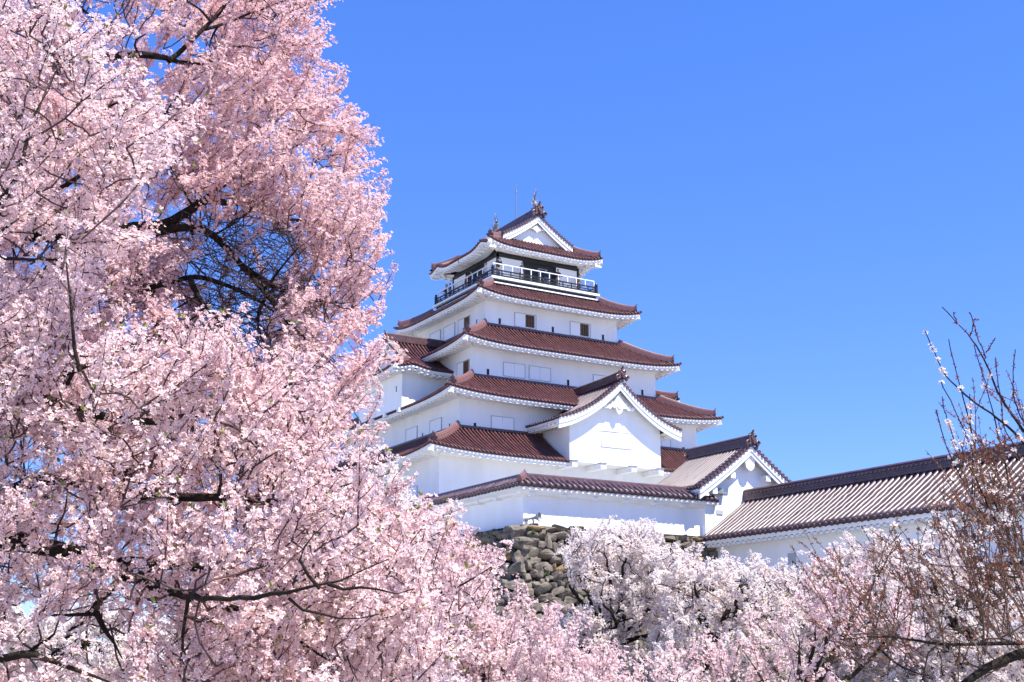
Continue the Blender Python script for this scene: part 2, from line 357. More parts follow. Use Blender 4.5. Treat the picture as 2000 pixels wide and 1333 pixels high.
def curve_mix(c):
    return lambda t: (1 - c) * t + c * t * t
def gable_roof(parent, fr, hw, zE, zR, y0, y1, cv, wall_hw, sp=0.30, rad=0.078, tilemat=None, lift=0.0, verge0=True, verge1=False, hip=None, ridge_h=0.6, ridge_w=0.22,
               sides=(-1, 1), barge=0.5, raf=0.5, orn=1.0, ridge_pad=0.0, ridge_sag=0.0, soffit=True, ridge_mat=None, hw_side=None, vdisc=0.13):
    """ridge along local d... fr maps (x across, y along ridge, z). hip=(t_gable, y_eave) puts a lower hip below the gable at the y0 end."""
    tm = tilemat or TILE; main = MB(); flat = MB()
    g = curve_mix(cv)
    def mk(sx):
        def fn(y, t):
            return np.array([sx * hw * (1 - t), y, zE + (zR - zE) * g(t) + lift * (max(0, 1 - abs(y - y0) / 2.0) ** 2) * (1 - t) ** 2])
        return fn
    for sx in sides:
        fn = mk(sx)
        def lo(t):
            if hip: return min(hip[1] + (hip[2] - hip[1]) * t / hip[0], y0) if t < hip[0] else y0
            return y0
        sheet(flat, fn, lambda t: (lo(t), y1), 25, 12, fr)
        ya = hip[1] if hip else y0
        n = int((y1 - ya) / sp); ys = ya + (np.arange(n) + 0.5) / n * (y1 - ya)
        t1 = [1.0 if (not hip or y > y0) else hip[0] * (y - hip[1]) / (hip[2] - hip[1]) for y in ys]
        rolls(main, fn, ys, t1, rad, 12, 0.0, fr)
        yy = np.linspace(ya, y1, 15)
        main.grid(fr([[fn(y, 0) + [sx * a, 0, dz] for y in yy] for a, dz in ((0, 0), (0, -0.09), (-0.1, -0.09))]))
    if hip:
        def fh(x, t):        # end slope
            return np.array([x, hip[1] + (hip[2] - hip[1]) * t, zE + (zR - zE) * g(t * hip[0]) + lift * min(1.0, abs(x) / (hw * (1 - t * hip[0]))) ** 5 * (1 - t) ** 2])
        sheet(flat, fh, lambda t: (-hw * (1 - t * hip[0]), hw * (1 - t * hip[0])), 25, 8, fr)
        n = int(2 * hw / sp); xs = (np.arange(n) + 0.5) / n * 2 * hw - hw
        t1 = np.minimum(1, (hw - np.abs(xs)) / (hw * hip[0]))
        rolls(main, fh, xs, t1, rad, 8, 0.0, fr)
        xx = np.linspace(-hw, hw, 25)
        main.grid(fr([[fh(x, 0) + [0, -a, dz] for x in xx] for a, dz in ((0, 0), (0, -0.09), (-0.1, -0.09))]))
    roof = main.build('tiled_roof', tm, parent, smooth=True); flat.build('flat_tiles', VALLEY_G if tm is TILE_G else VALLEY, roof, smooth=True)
    for end, on, sg in ((y0, verge0, -1), (y1, verge1, 1)):
        if not on: continue
        tg = hip[0] if hip else 0.0
        # round verge tiles pointing out of the gable and a bold roll along the edge
        m = MB(); bb = MB()
        for sx in (-1, 1):
            fn = mk(sx)
            L = 0; ts = np.linspace(tg, 1, 60); P = np.array([fn(end, t) for t in ts])
            dl = np.r_[0, np.cumsum(np.linalg.norm(np.diff(P, axis=0), axis=1))]
            k = int(dl[-1] / 0.30)
            for i in range(k + 1):
                s = dl[-1] * (i + 0.3) / (k + 0.6); p = np.array([np.interp(s, dl, P[:, j]) for j in range(3)])
                q = [p + [0, sg * 0.09, 0.08], p + [0, -sg * 0.5, 0.09]]
                m.tube(fr(np.array(q)), [vdisc, vdisc * 0.9], 8)
            Q = P + [0, -sg * 0.45, 0.03]
            m.tube(fr(Q), 0.12, 8)
            # barge board
            T = np.array([fn(end, t) for t in ts])
            up = T + [0, 0, -0.03]; wd = barge * (1.15 - 0.25 * (ts - tg) / (1 - tg))
            dn = T - np.array([[0, 0, b] for b in wd]) * 1.0
            for (o0, o1, za, zb) in ((0.06, 0.18, 0, 1.0), (0.0, 0.06, 0.0, 0.55), (0.18, 0.6, 0.0, 0.35)):
                a0 = up + [0, -sg * o0, 0]; a1 = up + [0, -sg * o1, 0]
                b0 = up + (dn - up) * zb + [0, -sg * o0, 0]; b1 = up + (dn - up) * zb + [0, -sg * o1, 0]
                bb.grid(fr(np.stack([a0, b0, b1, a1, a0])))
                e = np.array([a0[0], b0[0], b1[0], a1[0]]); bb.add(fr(e), [(0, 1, 2, 3)])
        m.build('verge_tiles', RIDGE, roof)
        b = bb.build('barge_board', TRIM, roof)
    # under-eave along the two long sides
    if soffit:
        for sx in sides:
            fn = mk(sx); ya = (hip[1] if hip else y0) + 0.05; yb = y1 - 0.05
            m = MB(); yy = np.linspace(ya, yb, 12)
            def rw(a, dz): return [fn(y, 0) * [1, 1, 1] + [-sx * a, 0, dz] for y in yy]
            ov = hw - wall_hw
            mi = lambda a: [fn(max(y, ya + a) if hip else y, 0) + [-sx * a, 0, 0] for y in yy]
            rows = []
            for a, dz in ((0.03, -0.1), (0.03, -0.24), (0.1, -0.24), (0.1, -0.34), (ov, -0.34 + 0.12)):
                r_ = np.array(mi(a)) + [0, 0, dz]; rows.append(r_)
            m.grid(fr(np.array(rows))); sf = m.build('eave_soffit', TRIM, roof)
            m = MB(); k = int((yb - ya) / raf)
            for i in range(k + 1):
                y = ya + 0.12 + (yb - ya - 0.24) * i / max(k, 1); p = fn(y, 0)
                a0, a1 = 0.1, min(0.7, ov * 0.85)
                x0_, x1_ = sorted((p[0] - sx * a0, p[0] - sx * a1))
                m.box((x0_, y - 0.1, p[2] - 0.46), (x1_, y + 0.1, p[2] - 0.30), fr)
            m.add(fr(np.array([fn(y, 0) + [-sx * .3, 0, dz] for dz in (-.33, -.37) for y in (ya + .1, yb - .1)])), [(0, 1, 3, 2)])
            m.build('rafter_trim', TRIM, sf)
        if hip:
            edge = lambda x: zE - 0.08 + (0 if x is None else lift * min(1.0, abs(x) / hw) ** 5)
            under_eave(roof, edge, -hw, hw, -hip[1], -hip[1] - (hw - wall_hw), lambda V: fr(np.asarray(V) * [1, -1, 1]), raf=raf)
    if hip:
        for sx in (-1, 1):
            ts = np.linspace(1.0, 0.12, 10)
            P = fr(np.array([[sx * hw * (1 - t * hip[0]), hip[1] + (hip[2] - hip[1]) * t, zE + (zR - zE) * g(t * hip[0]) + lift * (1 - t) ** 2 + 0.06] for t in ts]))
            hip_ridge(roof, P)
            c = np.array([sx * (hw - .1), hip[1] + .1, zE + lift - .36]); dd = np.array([sx, -1, 0]) / math.sqrt(2)
            m = MB(); m.sweep(fr(np.array([c + dd * .1, c - dd * 1.2 - [0, 0, .2]])), [(-.14, -.16), (.14, -.16), (.14, .16), (-.14, .16)]); m.build('corner_rafter', TRIM, roof)
    # main ridge
    yy = np.linspace(y0 + ridge_pad, y1, 14); ss = (yy - y0) / (y1 - y0)
    P = fr(np.array([[0, y, zR + 0.02 + ridge_sag * (1 - min(1, s / 0.8)) ** 2] for y, s in zip(yy, ss)]))
    m = MB(); m.sweep(P, big_prof(ridge_w, ridge_h)); rd = m.build('main_ridge', ridge_mat or RIDGE, roof)
    m = MB(); o = P[0] - P[2]; o[2] = 0
    if orn: ornament(m, P[0] + o / np.linalg.norm(o) * 0.1 + [0, 0, ridge_h * 0.25], o, orn); m.build('ridge_end_tile', RIDGE, rd)
    return roof

def hip_wall(parent, Wa, Wb, z0, z1, name='storey_wall'):
    m = MB(); m.box((-Wa, -Wb, z0), (Wa, Wb, z1)); return m.build(name, PLASTER, parent)

def window(parent, fr, D, x0, x1, z0, z1, kind='shut', side=1):
    """sliding plaster shutters in a thin frame; 'open' shows wooden bars on one half"""
    m = MB(); b = 0.035; p = 0.07
    m.box((x0, D, z1 - b), (x1, D + p, z1), fr); m.box((x0, D, z0), (x1, D + p * .6, z0 + b), fr)
    m.box((x0, D, z0 + b), (x0 + b, D + p * .8, z1 - b), fr); m.box((x1 - b, D, z0 + b), (x1, D + p, z1 - b), fr)
    w = m.build('window', LINE, parent); xm = (x0 + x1) / 2
    if kind == 'open':
        xa, xb = (x0 + b, xm) if side > 0 else (xm, x1 - b)
        oa, ob = (xm, x1 - 0.14) if side > 0 else (x0 + 0.14, xm)
        m = MB(); m.box((xa, D, z0 + b), (xb, D + 0.03, z1 - b), fr); m.build('shutter', SHUTTER, w)
        m = MB(); m.box((oa, D - 0.0, z0 + b + .06), (ob, D + 0.012, z1 - b - .04), fr); m.build('opening', INSIDE, w)
        m = MB(); n = 4
        for i in range(n):
            c = oa + (ob - oa) * (i + .5) / n; m.box((c - .06, D + .012, z0 + b + .06), (c + .06, D + .05, z1 - b - .04), fr)
        m.build('wooden_bars', BROWNBAR, w)
        for a_, c_ in ((ob, x1 - b),) if side > 0 else ((x0 + b, oa),):
            m = MB(); m.box((a_, D, z0 + b), (c_, D + .02, z1 - b), fr); m.build('window_jamb', SHUTTER, w)
    else:
        for a_, c_ in ((x0 + b, xm - .012), (xm + .012, x1 - b)):
            m = MB(); m.box((a_, D, z0 + b), (c_, D + (0.03 if a_ < xm - .1 else .045), z1 - b), fr); m.build('shutter', SHUTTER, w)
    return w
def loophole(parent, fr, D, x, z, h=0.44, wd=0.2):
    m = MB(); m.box((x - wd / 2, D, z - h / 2), (x + wd / 2, D + .008, z + h / 2), fr); o = m.build('loophole', INSIDE, parent)
    m = MB(); m.box((x - wd / 2 - .05, D, z + h / 2), (x + wd / 2 + .05, D + .05, z + h / 2 + .03), fr); m.box((x + wd / 2, D, z - h / 2), (x + wd / 2 + .07, D + .03, z + h / 2), fr)
    m.build('loophole_frame', SHUTTER, o)

#BUILDINGS#
# ================================================================== GROUND
m = MB()
g = np.array([[[x, y, 0.0] for x in np.linspace(-1, 1, 41) ** 3 * 2500] for y in np.linspace(-1, 1, 41) ** 3 * 2500])
rr = np.hypot(g[..., 0] + 50, g[..., 1] + 84)
g[..., 2] = 0.0
m.grid(g); gr = m.build('ground', GROUND); tag(gr, kind='structure')

# ================================================================== CASTLE KEEP
keep = thing('castle_keep', (0, 0, 9.0), 'white plastered Japanese castle keep of five storeys with red tiled roofs', 'castle')
W1 = hip_wall(keep, 13.05, 12.05, 9.0, 15.4)
W2 = hip_wall(keep, 10.53, 10.0, 16.9, 20.0)
W3 = hip_wall(keep, 8.3, 7.88, 21.2, 24.4)
W4 = hip_wall(keep, 6.08, 5.87, 25.9, 28.9)
R1 = skirt_roof(keep, 14.55, 13.6, 10.53, 10.0, 13.05, 12.05, 15.1, 17.45, lift=.40, cut=(-3.72, 4.22))
R2 = skirt_roof(keep, 11.98, 11.43, 8.3, 7.88, 10.53, 10.0, 19.65, 21.8, lift=.40)
R3 = skirt_roof(keep, 9.73, 9.27, 6.08, 5.87, 8.3, 7.88, 24.1, 26.42, lift=.42)
R4 = skirt_roof(keep, 7.47, 7.25, 4.95, 4.9, 6.08, 5.87, 28.5, 30.1, lift=.45, wallridge=False)
F, RT, BK, LF = turn(0), turn(1), turn(2), turn(3)
# windows (storey 4 = under the balcony)
window(W4, F, 5.87, -3.55, -1.60, 26.62, 27.75, 'open'); window(W4, F, 5.87, 1.55, 3.48, 26.62, 27.75, 'open')
for x in (-4.86, -.05, 4.72): loophole(W4, F, 5.87, x, 26.84)
# left face frame: local x = -Y
window(W4, LF, 6.08, 1.5, 3.4, 26.55, 27.75, 'open'); window(W4, LF, 6.08, -.95, .95, 26.55, 27.75); window(W4, LF, 6.08, -3.4, -1.5, 26.55, 27.75)
loophole(W4, LF, 6.08, 4.49, 26.9)
window(W3, F, 7.88, -5.72, -3.84, 22.05, 23.12); window(W3, F, 7.88, -3.5, -1.58, 22.05, 23.12)
for x in (-7.01, 0.0, 6.98): loophole(W3, F, 7.88, x, 22.2)
window(W3, F, 7.88, 2.3, 4.2, 22.05, 23.12)
window(W3, LF, 8.3, 5.55, 7.45, 21.95, 23.12, 'open')
window(W2, F, 10.0, -7.95, -6.08, 17.5, 18.5); window(W2, F, 10.0, 6.2, 7.95, 17.5, 18.5); loophole(W2, F, 10.0, -9.24, 17.62); loophole(W2, F, 10.0, 9.2, 17.5)
window(W2, LF, 10.53, 5.65, 7.5, 17.45, 18.55); window(W2, LF, 10.53, 1.7, 3.6, 17.45, 18.55)
for x in (8.69, 4.45): loophole(W2, LF, 10.53, x, 17.65)
window(W1, LF, 13.05, 7.0, 8.9, 12.1, 13.3); window(W1, LF, 13.05, 3.0, 4.9, 12.1, 13.3)
window(W1, F, 12.05, -6.0, -4.2, 12.3, 13.4)

# --- balcony
bal = MB(); bal.box((-5.08, -5.02, 30.56), (5.08, 5.02, 30.74)); bal.box((-4.99, -4.93, 30.1), (4.99, 4.93, 30.3)); bal = bal.build('balcony_floor', TRIM, keep)
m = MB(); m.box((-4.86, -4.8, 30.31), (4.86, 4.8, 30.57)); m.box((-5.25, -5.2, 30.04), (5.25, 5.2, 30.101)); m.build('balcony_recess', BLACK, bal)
m = MB()
hu, hv = 4.88, 4.82
for k in range(4):
    fr = turn(k); L, D = (hu, hv) if k % 2 == 0 else (hv, hu)
    for z, s in ((30.88, .045), (31.07, .03), (31.3, .045)):
        m.box((-L, D - s, z - s), (L, D + s, z + s), fr)
    n = 12
    for i in range(n + 1):
        x = -L + 2 * L * i / n; m.box((x - .03, D - .03, 30.74), (x + .03, D + .03, 31.3), fr)
for sx in (-1, 1):
    for sy in (-1, 1):
        c = np.array([sx * hu, sy * hv, 0.0])
        m.tube([c + [0, 0, 30.6], c + [0, 0, 31.42]], .13, 10)
        m.tube([c + [0, 0, z] for z in (31.42, 31.47, 31.5, 31.58, 31.66, 31.72)], [.15, .15, .08, .12, .09, .02], 10)
m.build('black_balustrade', BLACK, keep)
m = MB()
for k in range(4):
    fr = turn(k); L, D = (4.75, 4.68) if k % 2 == 0 else (4.68, 4.75)
    m.box((-L, D - .035, 31.84), (L, D + .035, 31.91), fr); m.box((-L, D - .03, 31.1), (L, D + .03, 31.15), fr)
    for i in range(12):
        x = -L + 2 * L * i / 11; m.box((x - .035, D - .03, 30.74), (x + .035, D + .03, 31.86), fr)
m.build('white_safety_rail', WRAIL, keep)
# --- storey 5
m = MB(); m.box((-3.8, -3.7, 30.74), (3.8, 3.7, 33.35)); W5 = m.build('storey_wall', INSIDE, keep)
m = MB()
for k in range(4):
    fr = turn(k); L, D = (3.85, 3.75) if k % 2 == 0 else (3.75, 3.85)
    m.box((-L - .04, D - .1, 32.82), (L + .04, D + .04, 33.1), fr)
    m.box((-L - .04, D - .12, 30.74), (-L + .16, D + .03, 32.82), fr); m.box((L - .16, D - .12, 30.74), (L + .04, D + .03, 32.82), fr)
    for x in (-1.45, 1.6): m.box((x - .07, D - .1, 30.74), (x + .07, D + .02, 32.82), fr)
    m.box((-L, D - .1, 30.74), (L, D + .025, 30.95), fr)
m.build('black_posts_and_lintel', BLACK, W5)
for k in range(4):
    fr = turn(k); L, D = (3.85, 3.75) if k % 2 == 0 else (3.75, 3.85)
    for a, b in ((-L + .16, -1.52), (1.67, L - .16)):
        m = MB(); m.box((a, D - .09, 30.95), (b, D, 32.82), fr); m.build('wall_panel', PLASTER, W5)
m = MB()
for a, b in ((-.05, .03), (.72, .8)): m.box((a, -3.78, 30.95), (b, -3.72, 32.4))
m.box((-.05, -3.78, 32.4), (.8, -3.72, 32.48)); m.build('door_frame', STEEL, W5)

# --- top roof: hip and gable, two halves back to back
for sg in (1, -1):
    fr = (lambda V, s=sg: np.asarray(V, float) * [s, s, 1])
    gable_roof(keep, fr, 5.4, 33.42, 36.98, -3.75, 0.0, .15, 3.9, hip=(.385, -5.1, -3.35), lift=.48, ridge_h=.78, ridge_w=.2, barge=.62, orn=1.25, sp=.30)
    m = MB(); g_ = curve_mix(.15); pts = [(sx * 5.4 * (1 - t), -3.15, 33.42 + 3.56 * g_(t) - .25) for sx, tt in ((-1, (.36, .6, .8, .96)), (1, (.96, .8, .6, .36))) for t in tt]
    m.prism(fr(np.array(pts)), fr(np.array([0, 1, 0.])), .2); gw = m.build('gable_wall', PLASTER, keep)
    m = MB(); o = [(-1.15, -.25), (-.95, -.12), (-.7, -.2), (-.5, .02), (-.25, .05), (0, .25), (.25, .05), (.5, .02), (.7, -.2), (.95, -.12), (1.15, -.25), (.8, -.32), (.55, -.28), (.4, -.45), (.25, -.38), (.14, -.55), (0, -.68), (-.14, -.55), (-.25, -.38), (-.4, -.45), (-.55, -.28), (-.8, -.32)]
    m.prism(fr(np.array([(a * .62, -3.5, 36.05 + b * .7) for a, b in o])), fr(np.array([0, 1, 0.])), .12); m.build('gable_pendant', TRIM, gw)

def shachi(base, face):
    """dolphin-like roof fish, tail up; face = direction of the head (outwards)"""
    b = np.array(base, float); f = np.array(face, float); z = np.array([0, 0, 1.0]); sd = np.cross(f, z)
    m = MB()
    P = [b + f * .30 + z * .12, b + f * .22 + z * .2, b + f * .02 + z * .38, b - f * .1 + z * .65, b - f * .06 + z * .95, b + f * .02 + z * 1.2]
    m.tube(P, [.1, .2, .2, .16, .1, .05], 10)
    def fin(pts, t=.05): m.prism([b + f * a + z * c for a, c in pts], sd, t)
    fin([(.0, 1.12), (.08, 1.7), (.1, 1.75), (.12, 1.35), (.3, 1.5), (.16, 1.2), (.05, 1.08)])
    fin([(.0, 1.12), (-.08, 1.4), (-.2, 1.52), (-.12, 1.2)])
    for z0 in (.35, .6, .85): fin([(-.16, z0), (-.36, z0 + .26), (-.22, z0 + .02), (-.12, z0 - .08)])
    for sg in (-1, 1):
        m.prism([b + sd * sg * .15 + z * .4, b + sd * sg * .46 + z * .62 - f * .05, b + sd * sg * .34 + z * .4, b + sd * sg * .15 + z * .28], f, .05)
        m.prism([b + sd * sg * .1 + z * .75, b + sd * sg * .34 + z * .98, b + sd * sg * .22 + z * .76, b + sd * sg * .08 + z * .66], f, .05)
    m.box(b - [.2, .3, .1], b + [.2, .3, .12])
    return m.build('roof_fish', BRONZE, keep, smooth=False)
shachi((0, -3.25, 37.72), (0, -1, 0)); shachi((0, 3.25, 37.72), (0, 1, 0))
m = MB(); m.tube([(0, -.2, 37.6), (0, -.2, 39.2), (0, -.2, 41.1)], [.06, .045, .03], 6); m.box((-.05, -.25, 40.2), (.05, -.15, 40.45)); m.build('lightning_rod', STEEL, keep)

# --- front bay with swept gable
BX, BZ = .25, 17.95
frb = lambda V: np.asarray(V, float) + [BX, 0, 0]
GB = curve_mix(.62)
ZR = 21.05
front_roof = gable_roof(keep, frb, 5.3, BZ, ZR, -14.4, -7.9, .62, 4.0, tilemat=TILE_G, sp=.34, ridge_h=.6, ridge_w=.2, barge=.66, orn=1.0, ridge_sag=.15, vdisc=.12)
m = MB(); m.box((-3.95 + BX, -13.6, 15.12), (3.95 + BX, -9.5, 17.7)); bw = m.build('bay_wall', PLASTER, keep)
ts = np.linspace(.2, .97, 14)
pts = [(-5.3 * (1 - t), BZ + (ZR - BZ) * GB(t) - .12) for t in ts if 5.3 * (1 - t) < 3.95]
pts = [(-3.95, 17.703)] + [(-3.95, BZ + (ZR - BZ) * GB(1 - 3.95 / 5.3) - .12)] + pts
poly = [(a + BX, -13.55, b) for a, b in pts] + [(-a + BX, -13.55, b) for a, b in pts[::-1]]
m = MB(); m.prism([(x, -13.503, z) for x, _, z in poly], (0, 1, 0), .2); gw = m.build('gable_wall', PLASTER, keep)
m = MB()
o = [(-1.7, -.62), (-1.45, -.5), (-1.3, -.6), (-1.1, -.42), (-.95, -.5), (-.75, -.2), (-.55, -.25), (-.3, .15), (0, .5), (.3, .15), (.55, -.25), (.75, -.2), (.95, -.5), (1.1, -.42), (1.3, -.6), (1.45, -.5), (1.7, -.62), (1.5, -.85), (1.2, -.78), (1.0, -.85), (.75, -.62), (.5, -.72), (.38, -.62), (.3, -.95), (.12, -1.15), (0, -1.22), (-.12, -1.15), (-.3, -.95), (-.38, -.62), (-.5, -.72), (-.75, -.62), (-1.0, -.85), (-1.2, -.78), (-1.5, -.85)]
m.prism([(a * .8 + BX, -14.08, 19.75 + b * .85) for a, b in o], (0, 1, 0), .1)
m.tube([(BX, -14.2, 19.3), (BX, -14.05, 19.3)], .2, 12)
m.build('gable_pendant', TRIM, gw)
window(bw, F, 13.6, -1.05, 1.58, 16.35, 17.52)
for i, x in enumerate((-3.5, -1.1, 1.55, 3.95)):
    m = MB(); m.box((x - .22, -13.95, 14.72), (x + .22, -12.0, 15.1)); bm_ = m.build('support_beam', TRIM, keep)
    m = MB(); m.box((x - .3, -14.02, 15.103), (x + .3, -13.63, 15.15)); m.build('beam_cap', HORN, bm_)

# --- side bays (left one seen in front of the blossom, right one peeking out)
for sg in (-1, 1):
    fr = (lambda V, s=sg: np.stack([-s * np.asarray(V, float)[..., 1], s * np.asarray(V, float)[..., 0], np.asarray(V, float)[..., 2]], -1))
    gable_roof(keep, fr, 4.9, 22.6, 25.75, -11.55, -6.0, .35, 3.85, hip=(.34, -13.1, -11.3), lift=.35, ridge_h=.6, ridge_w=.2, barge=.4, orn=.8)
    m = MB(); a, b = sorted((sg * 12.0, sg * 8.2)); m.box((a, -3.85, 19.7), (b, 3.85, 22.62)); wv = m.build('bay_wall', PLASTER, keep)
    m = MB(); g_ = curve_mix(.35); pts = [(4.9 * (1 - t) * s2, -11.1, 22.6 + 3.15 * g_(t) - .2) for s2, tt in ((-1, (.3, .6, .8, .95)), (1, (.95, .8, .6, .3))) for t in tt]
    m.prism(fr(np.array(pts)), fr(np.array([0, 1., 0])), .2); m.build('gable_wall', PLASTER, keep)
    if sg < 0:
        for x in (-2.6, 0.0, 2.9): loophole(wv, LF, 12.0, x, 21.3)
        m = MB()
        for y in (-3.6, -1.2, 1.2, 3.6): m.box((-12.2, y - .2, 19.4), (-8.2, y + .2, 19.72))
        m.build('support_beams', TRIM, wv)

# ================================================================== ENCLOSURE WALL (plastered, tiled coping)
enc = thing('plastered_wall', (-16.8, -28.97, 8.4), 'white plastered boundary wall with red tile coping standing on the stone rampart', 'wall')
m = MB(); m.box((-16.8, -28.97, 8.3), (-4.0, -28.45, 10.7)); m.box((-16.8, -28.45, 8.3), (-16.3, 6, 10.7)); ew = m.build('wall_body', PLASTER, enc)
main = MB(); sof = MB(); rdg = MB(); flat = MB()
HW = .9
segs = [(turn(0), -16.8, -4.05, 28.97 - .25, (-1, 0)), (turn(3), -6.0, 28.97, 16.8 - .25, (0, 1))]
for fr, xa, xb, dc, mit in segs:
    for sd in (1, -1):
        def fn(x, t, sd=sd, dc=dc): return np.array([x, dc + sd * HW * (1 - t), 10.62 + .52 * (t * .85 + .15 * t * t)])
        off = .25 + (sd * HW)
        def lim(t, sd=sd, mit=mit, xa=xa, xb=xb):
            e = (sd * HW * (1 - t) - .25)
            return (xa - e if mit[0] else xa, xb + e if mit[1] else xb)
        sheet(flat, fn, lim, 3, 5, fr)
        L0 = lim(0); n = int((L0[1] - L0[0]) / .37); xs = L0[0] + (np.arange(n) + .5) / n * (L0[1] - L0[0])
        t0_, t1_ = [], []
        for x in xs:
            ex = 0
            if mit[0]: ex = (xa + .25) - x
            if mit[1]: ex = x - (xb - .25)
            t1_.append(1.0 if ex <= 0 else max(0, 1 - ex / HW)) if sd > 0 else t1_.append(1.0)
        if sd < 0:
            xs = [x for x in xs if (not mit[0] or x > xa + .25 + HW) and (not mit[1] or x < xb - .25 - HW)]; t1_ = [1.0] * len(xs)
        rolls(main, fn, xs, t1_, .115, 4, 0.0, fr)
        if sd > 0:
            l0, l1 = lim(0); main.grid(fr(np.array([[fn(l0, 0) + [0, dd, dz], fn(l1, 0) + [0, dd, dz]] for dd, dz in ((0, 0), (0, -.1), (-.08, -.1))])))
            def row(dd, z):
                e = dd - .25 - dc + dc
                a_ = xa - (dd - .25) if mit[0] else xa; b_ = xb + (dd - .25) if mit[1] else xb
                return [[a_, dc + dd, z], [b_, dc + dd, z]]
            sof.grid(fr(np.array([row(HW - .04, 10.53), row(HW - .04, 10.38), row(.55, 10.3), row(.55, 10.18), row(.25, 10.14)])))
            k = int((xb - xa) / 2.0)
            for i in range(k + 1):
                x = (xa + .35 + 2.02 * i) if mit[0] else (xb - .35 - 2.02 * i)
                sof.box((x - .14, dc + .2, 10.08), (x + .14, dc + .62, 10.26), fr)
    a_, b_ = (xa + .25 if mit[0] else xa), (xb - .25 if mit[1] else xb)
    rdg.sweep(fr(np.array([[a_, dc, 11.1], [(a_ + b_) / 2, dc, 11.1], [b_, dc, 11.1]])), prof(1.0, .62))
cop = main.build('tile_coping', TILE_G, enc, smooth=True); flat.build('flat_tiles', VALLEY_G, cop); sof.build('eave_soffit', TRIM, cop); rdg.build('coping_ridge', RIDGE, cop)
c0 = np.array([-16.55, -28.72, 11.2]); c1 = np.array([-17.4, -29.57, 10.8])
m = MB(); m.sweep([c0, c0 * .5 + c1 * .5 + [0, 0, -.03], c1], prof(.9, .7)); hr = m.build('hip_ridge', HIPT, cop)
m = MB(); ornament(m, c0 + [0, 0, .12], (-1, -1, 0), .3); m.build('ridge_end_tile', RIDGE, hr)

# ================================================================== GATEHOUSE
gate = thing('gatehouse', (-1.7, -27, 6.5), 'white gabled gatehouse between the boundary wall and the long tiled gallery', 'gatehouse')
GX = -1.7
frg = lambda V: np.asarray(V, float) + [GX, 0, 0]
gable_roof(gate, frg, 3.95, 11.25, 13.95, -29.95, -24.2, .12, 3.15, tilemat=TILE_G, ridge_h=.62, ridge_w=.2, barge=.6, orn=.95, sp=.30, vdisc=.12, rad=.09)
m = MB(); m.box((GX - 3.15, -29.3, 5.0), (GX + 3.15, -24.7, 11.1)); gwl = m.build('wall', PLASTER, gate)
g_ = curve_mix(.12); zz = lambda x: 11.25 + 2.7 * g_(1 - abs(x) / 3.95) - .12
m = MB()
pts = [(-3.15, 11.103), (-3.15, zz(3.15)), (-1.5, zz(1.5)), (0, zz(0)), (1.5, zz(1.5)), (3.15, zz(3.15)), (3.15, 11.103)]
m.prism([(GX + a, -29.2, b) for a, b in pts], (0, 1, 0), .2); gg = m.build('gable_wall', PLASTER, gate)
m = MB(); o = [(-.5, .1), (-.36, -.3), (-.3, -.62), (-.1, -.8), (.1, -.8), (.3, -.62), (.36, -.3), (.5, .1), (0, .45)]
m.prism([(GX + a, -29.72, 13.3 + b) for a, b in o], (0, 1, 0), .12); m.build('gable_pendant', TRIM, gg)
for x, z in ((-1.35, 12.3), (1.35, 12.3), (-2.75, 11.3), (2.75, 11.3)):
    m = MB(); m.box((GX + x - .17, -29.8, z - .35), (GX + x + .17, -29.3, z)); m.build('purlin_end', TRIM, gg)
m = MB(); m.box((-4.5, -29.62, 11.02), (-3.45, -29.3, 11.14)); m.box((-4.3, -29.55, 11.14), (-3.6, -29.3, 11.34)); m.build('small_awning', HORN, gg)
m = MB(); m.box((-4.0, -29.34, 9.85), (-3.55, -29.3, 10.1)); m.build('wall_vent', LINE, gg)
m = MB(); e = frg(np.array([[0, -24.2, 14.1]]))[0]; ornament(m, e, (0, 1, 0), .7); m.build('ridge_end_tile', RIDGE, gate)

# ================================================================== LONG GALLERY
gal = thing('long_gallery', (-1.7, -42, 5.8), 'long white gallery building with a weathered red tiled roof, running past the gatehouse', 'building')
frl = lambda V: np.asarray(V, float) + [GX, 0, 0]
gable_roof(gal, frl, 3.62, 8.32, 10.78, -62.0, -29.32, .10, 2.8, tilemat=TILE_G, verge0=False, verge1=False, ridge_h=.62, ridge_w=.24, sp=.40, rad=.115, orn=0, sides=(-1, 1), raf=.42)
m = MB(); m.box((GX - 2.8, -62, 4.6), (GX + 2.8, -29.35, 8.1)); gw = m.build('wall', PLASTER, gal)
m = MB()          # light row of round tiles in the side of the ridge
y = -61.8
while y < -29.5:
    m.tube([(GX - .30, y, 11.12), (GX - .2, y, 11.12)], .045, 6); y += .3
m.build('ridge_round_tiles', HIPT, gal)
m = MB(); ornament(m, (GX, -29.25, 10.95), (0, 1, 0), .45, horn=False); m.build('ridge_end_tile', RIDGE, gal)
frw = turn(3)
for yc in (-46.4, -49.6, -53.2):
    m = MB(); m.box((-yc - 1.1, -GX + 2.8, 6.1), (-yc + 1.1, -GX + 2.82, 7.3), frw); wn = m.build('window', INSIDE, gw)
    m = MB()
    for i in range(6): m.box((-yc - 1.0 + i * .36, -GX + 2.82, 6.1), (-yc - .84 + i * .36, -GX + 2.95, 7.3), frw)
    m.build('plastered_bars', TRIM, wn)
    m = MB(); m.box((-yc - 1.2, -GX + 2.8, 7.3), (-yc + 1.2, -GX + 2.9, 7.4), frw); m.build('lintel', TRIM, wn)
    m = MB(); m.box((-yc - 1.2, -GX + 2.8, 6.0), (-yc + 1.2, -GX + 2.9, 6.1), frw); m.build('sill', TRIM, wn)
for yc in (-35.8, -39.0, -42.4):
    m = MB(); m.box((-yc - .3, -GX + 2.8, 6.55), (-yc + .3, -GX + 2.82, 7.15), frw); wn = m.build('loophole', LINE, gw)

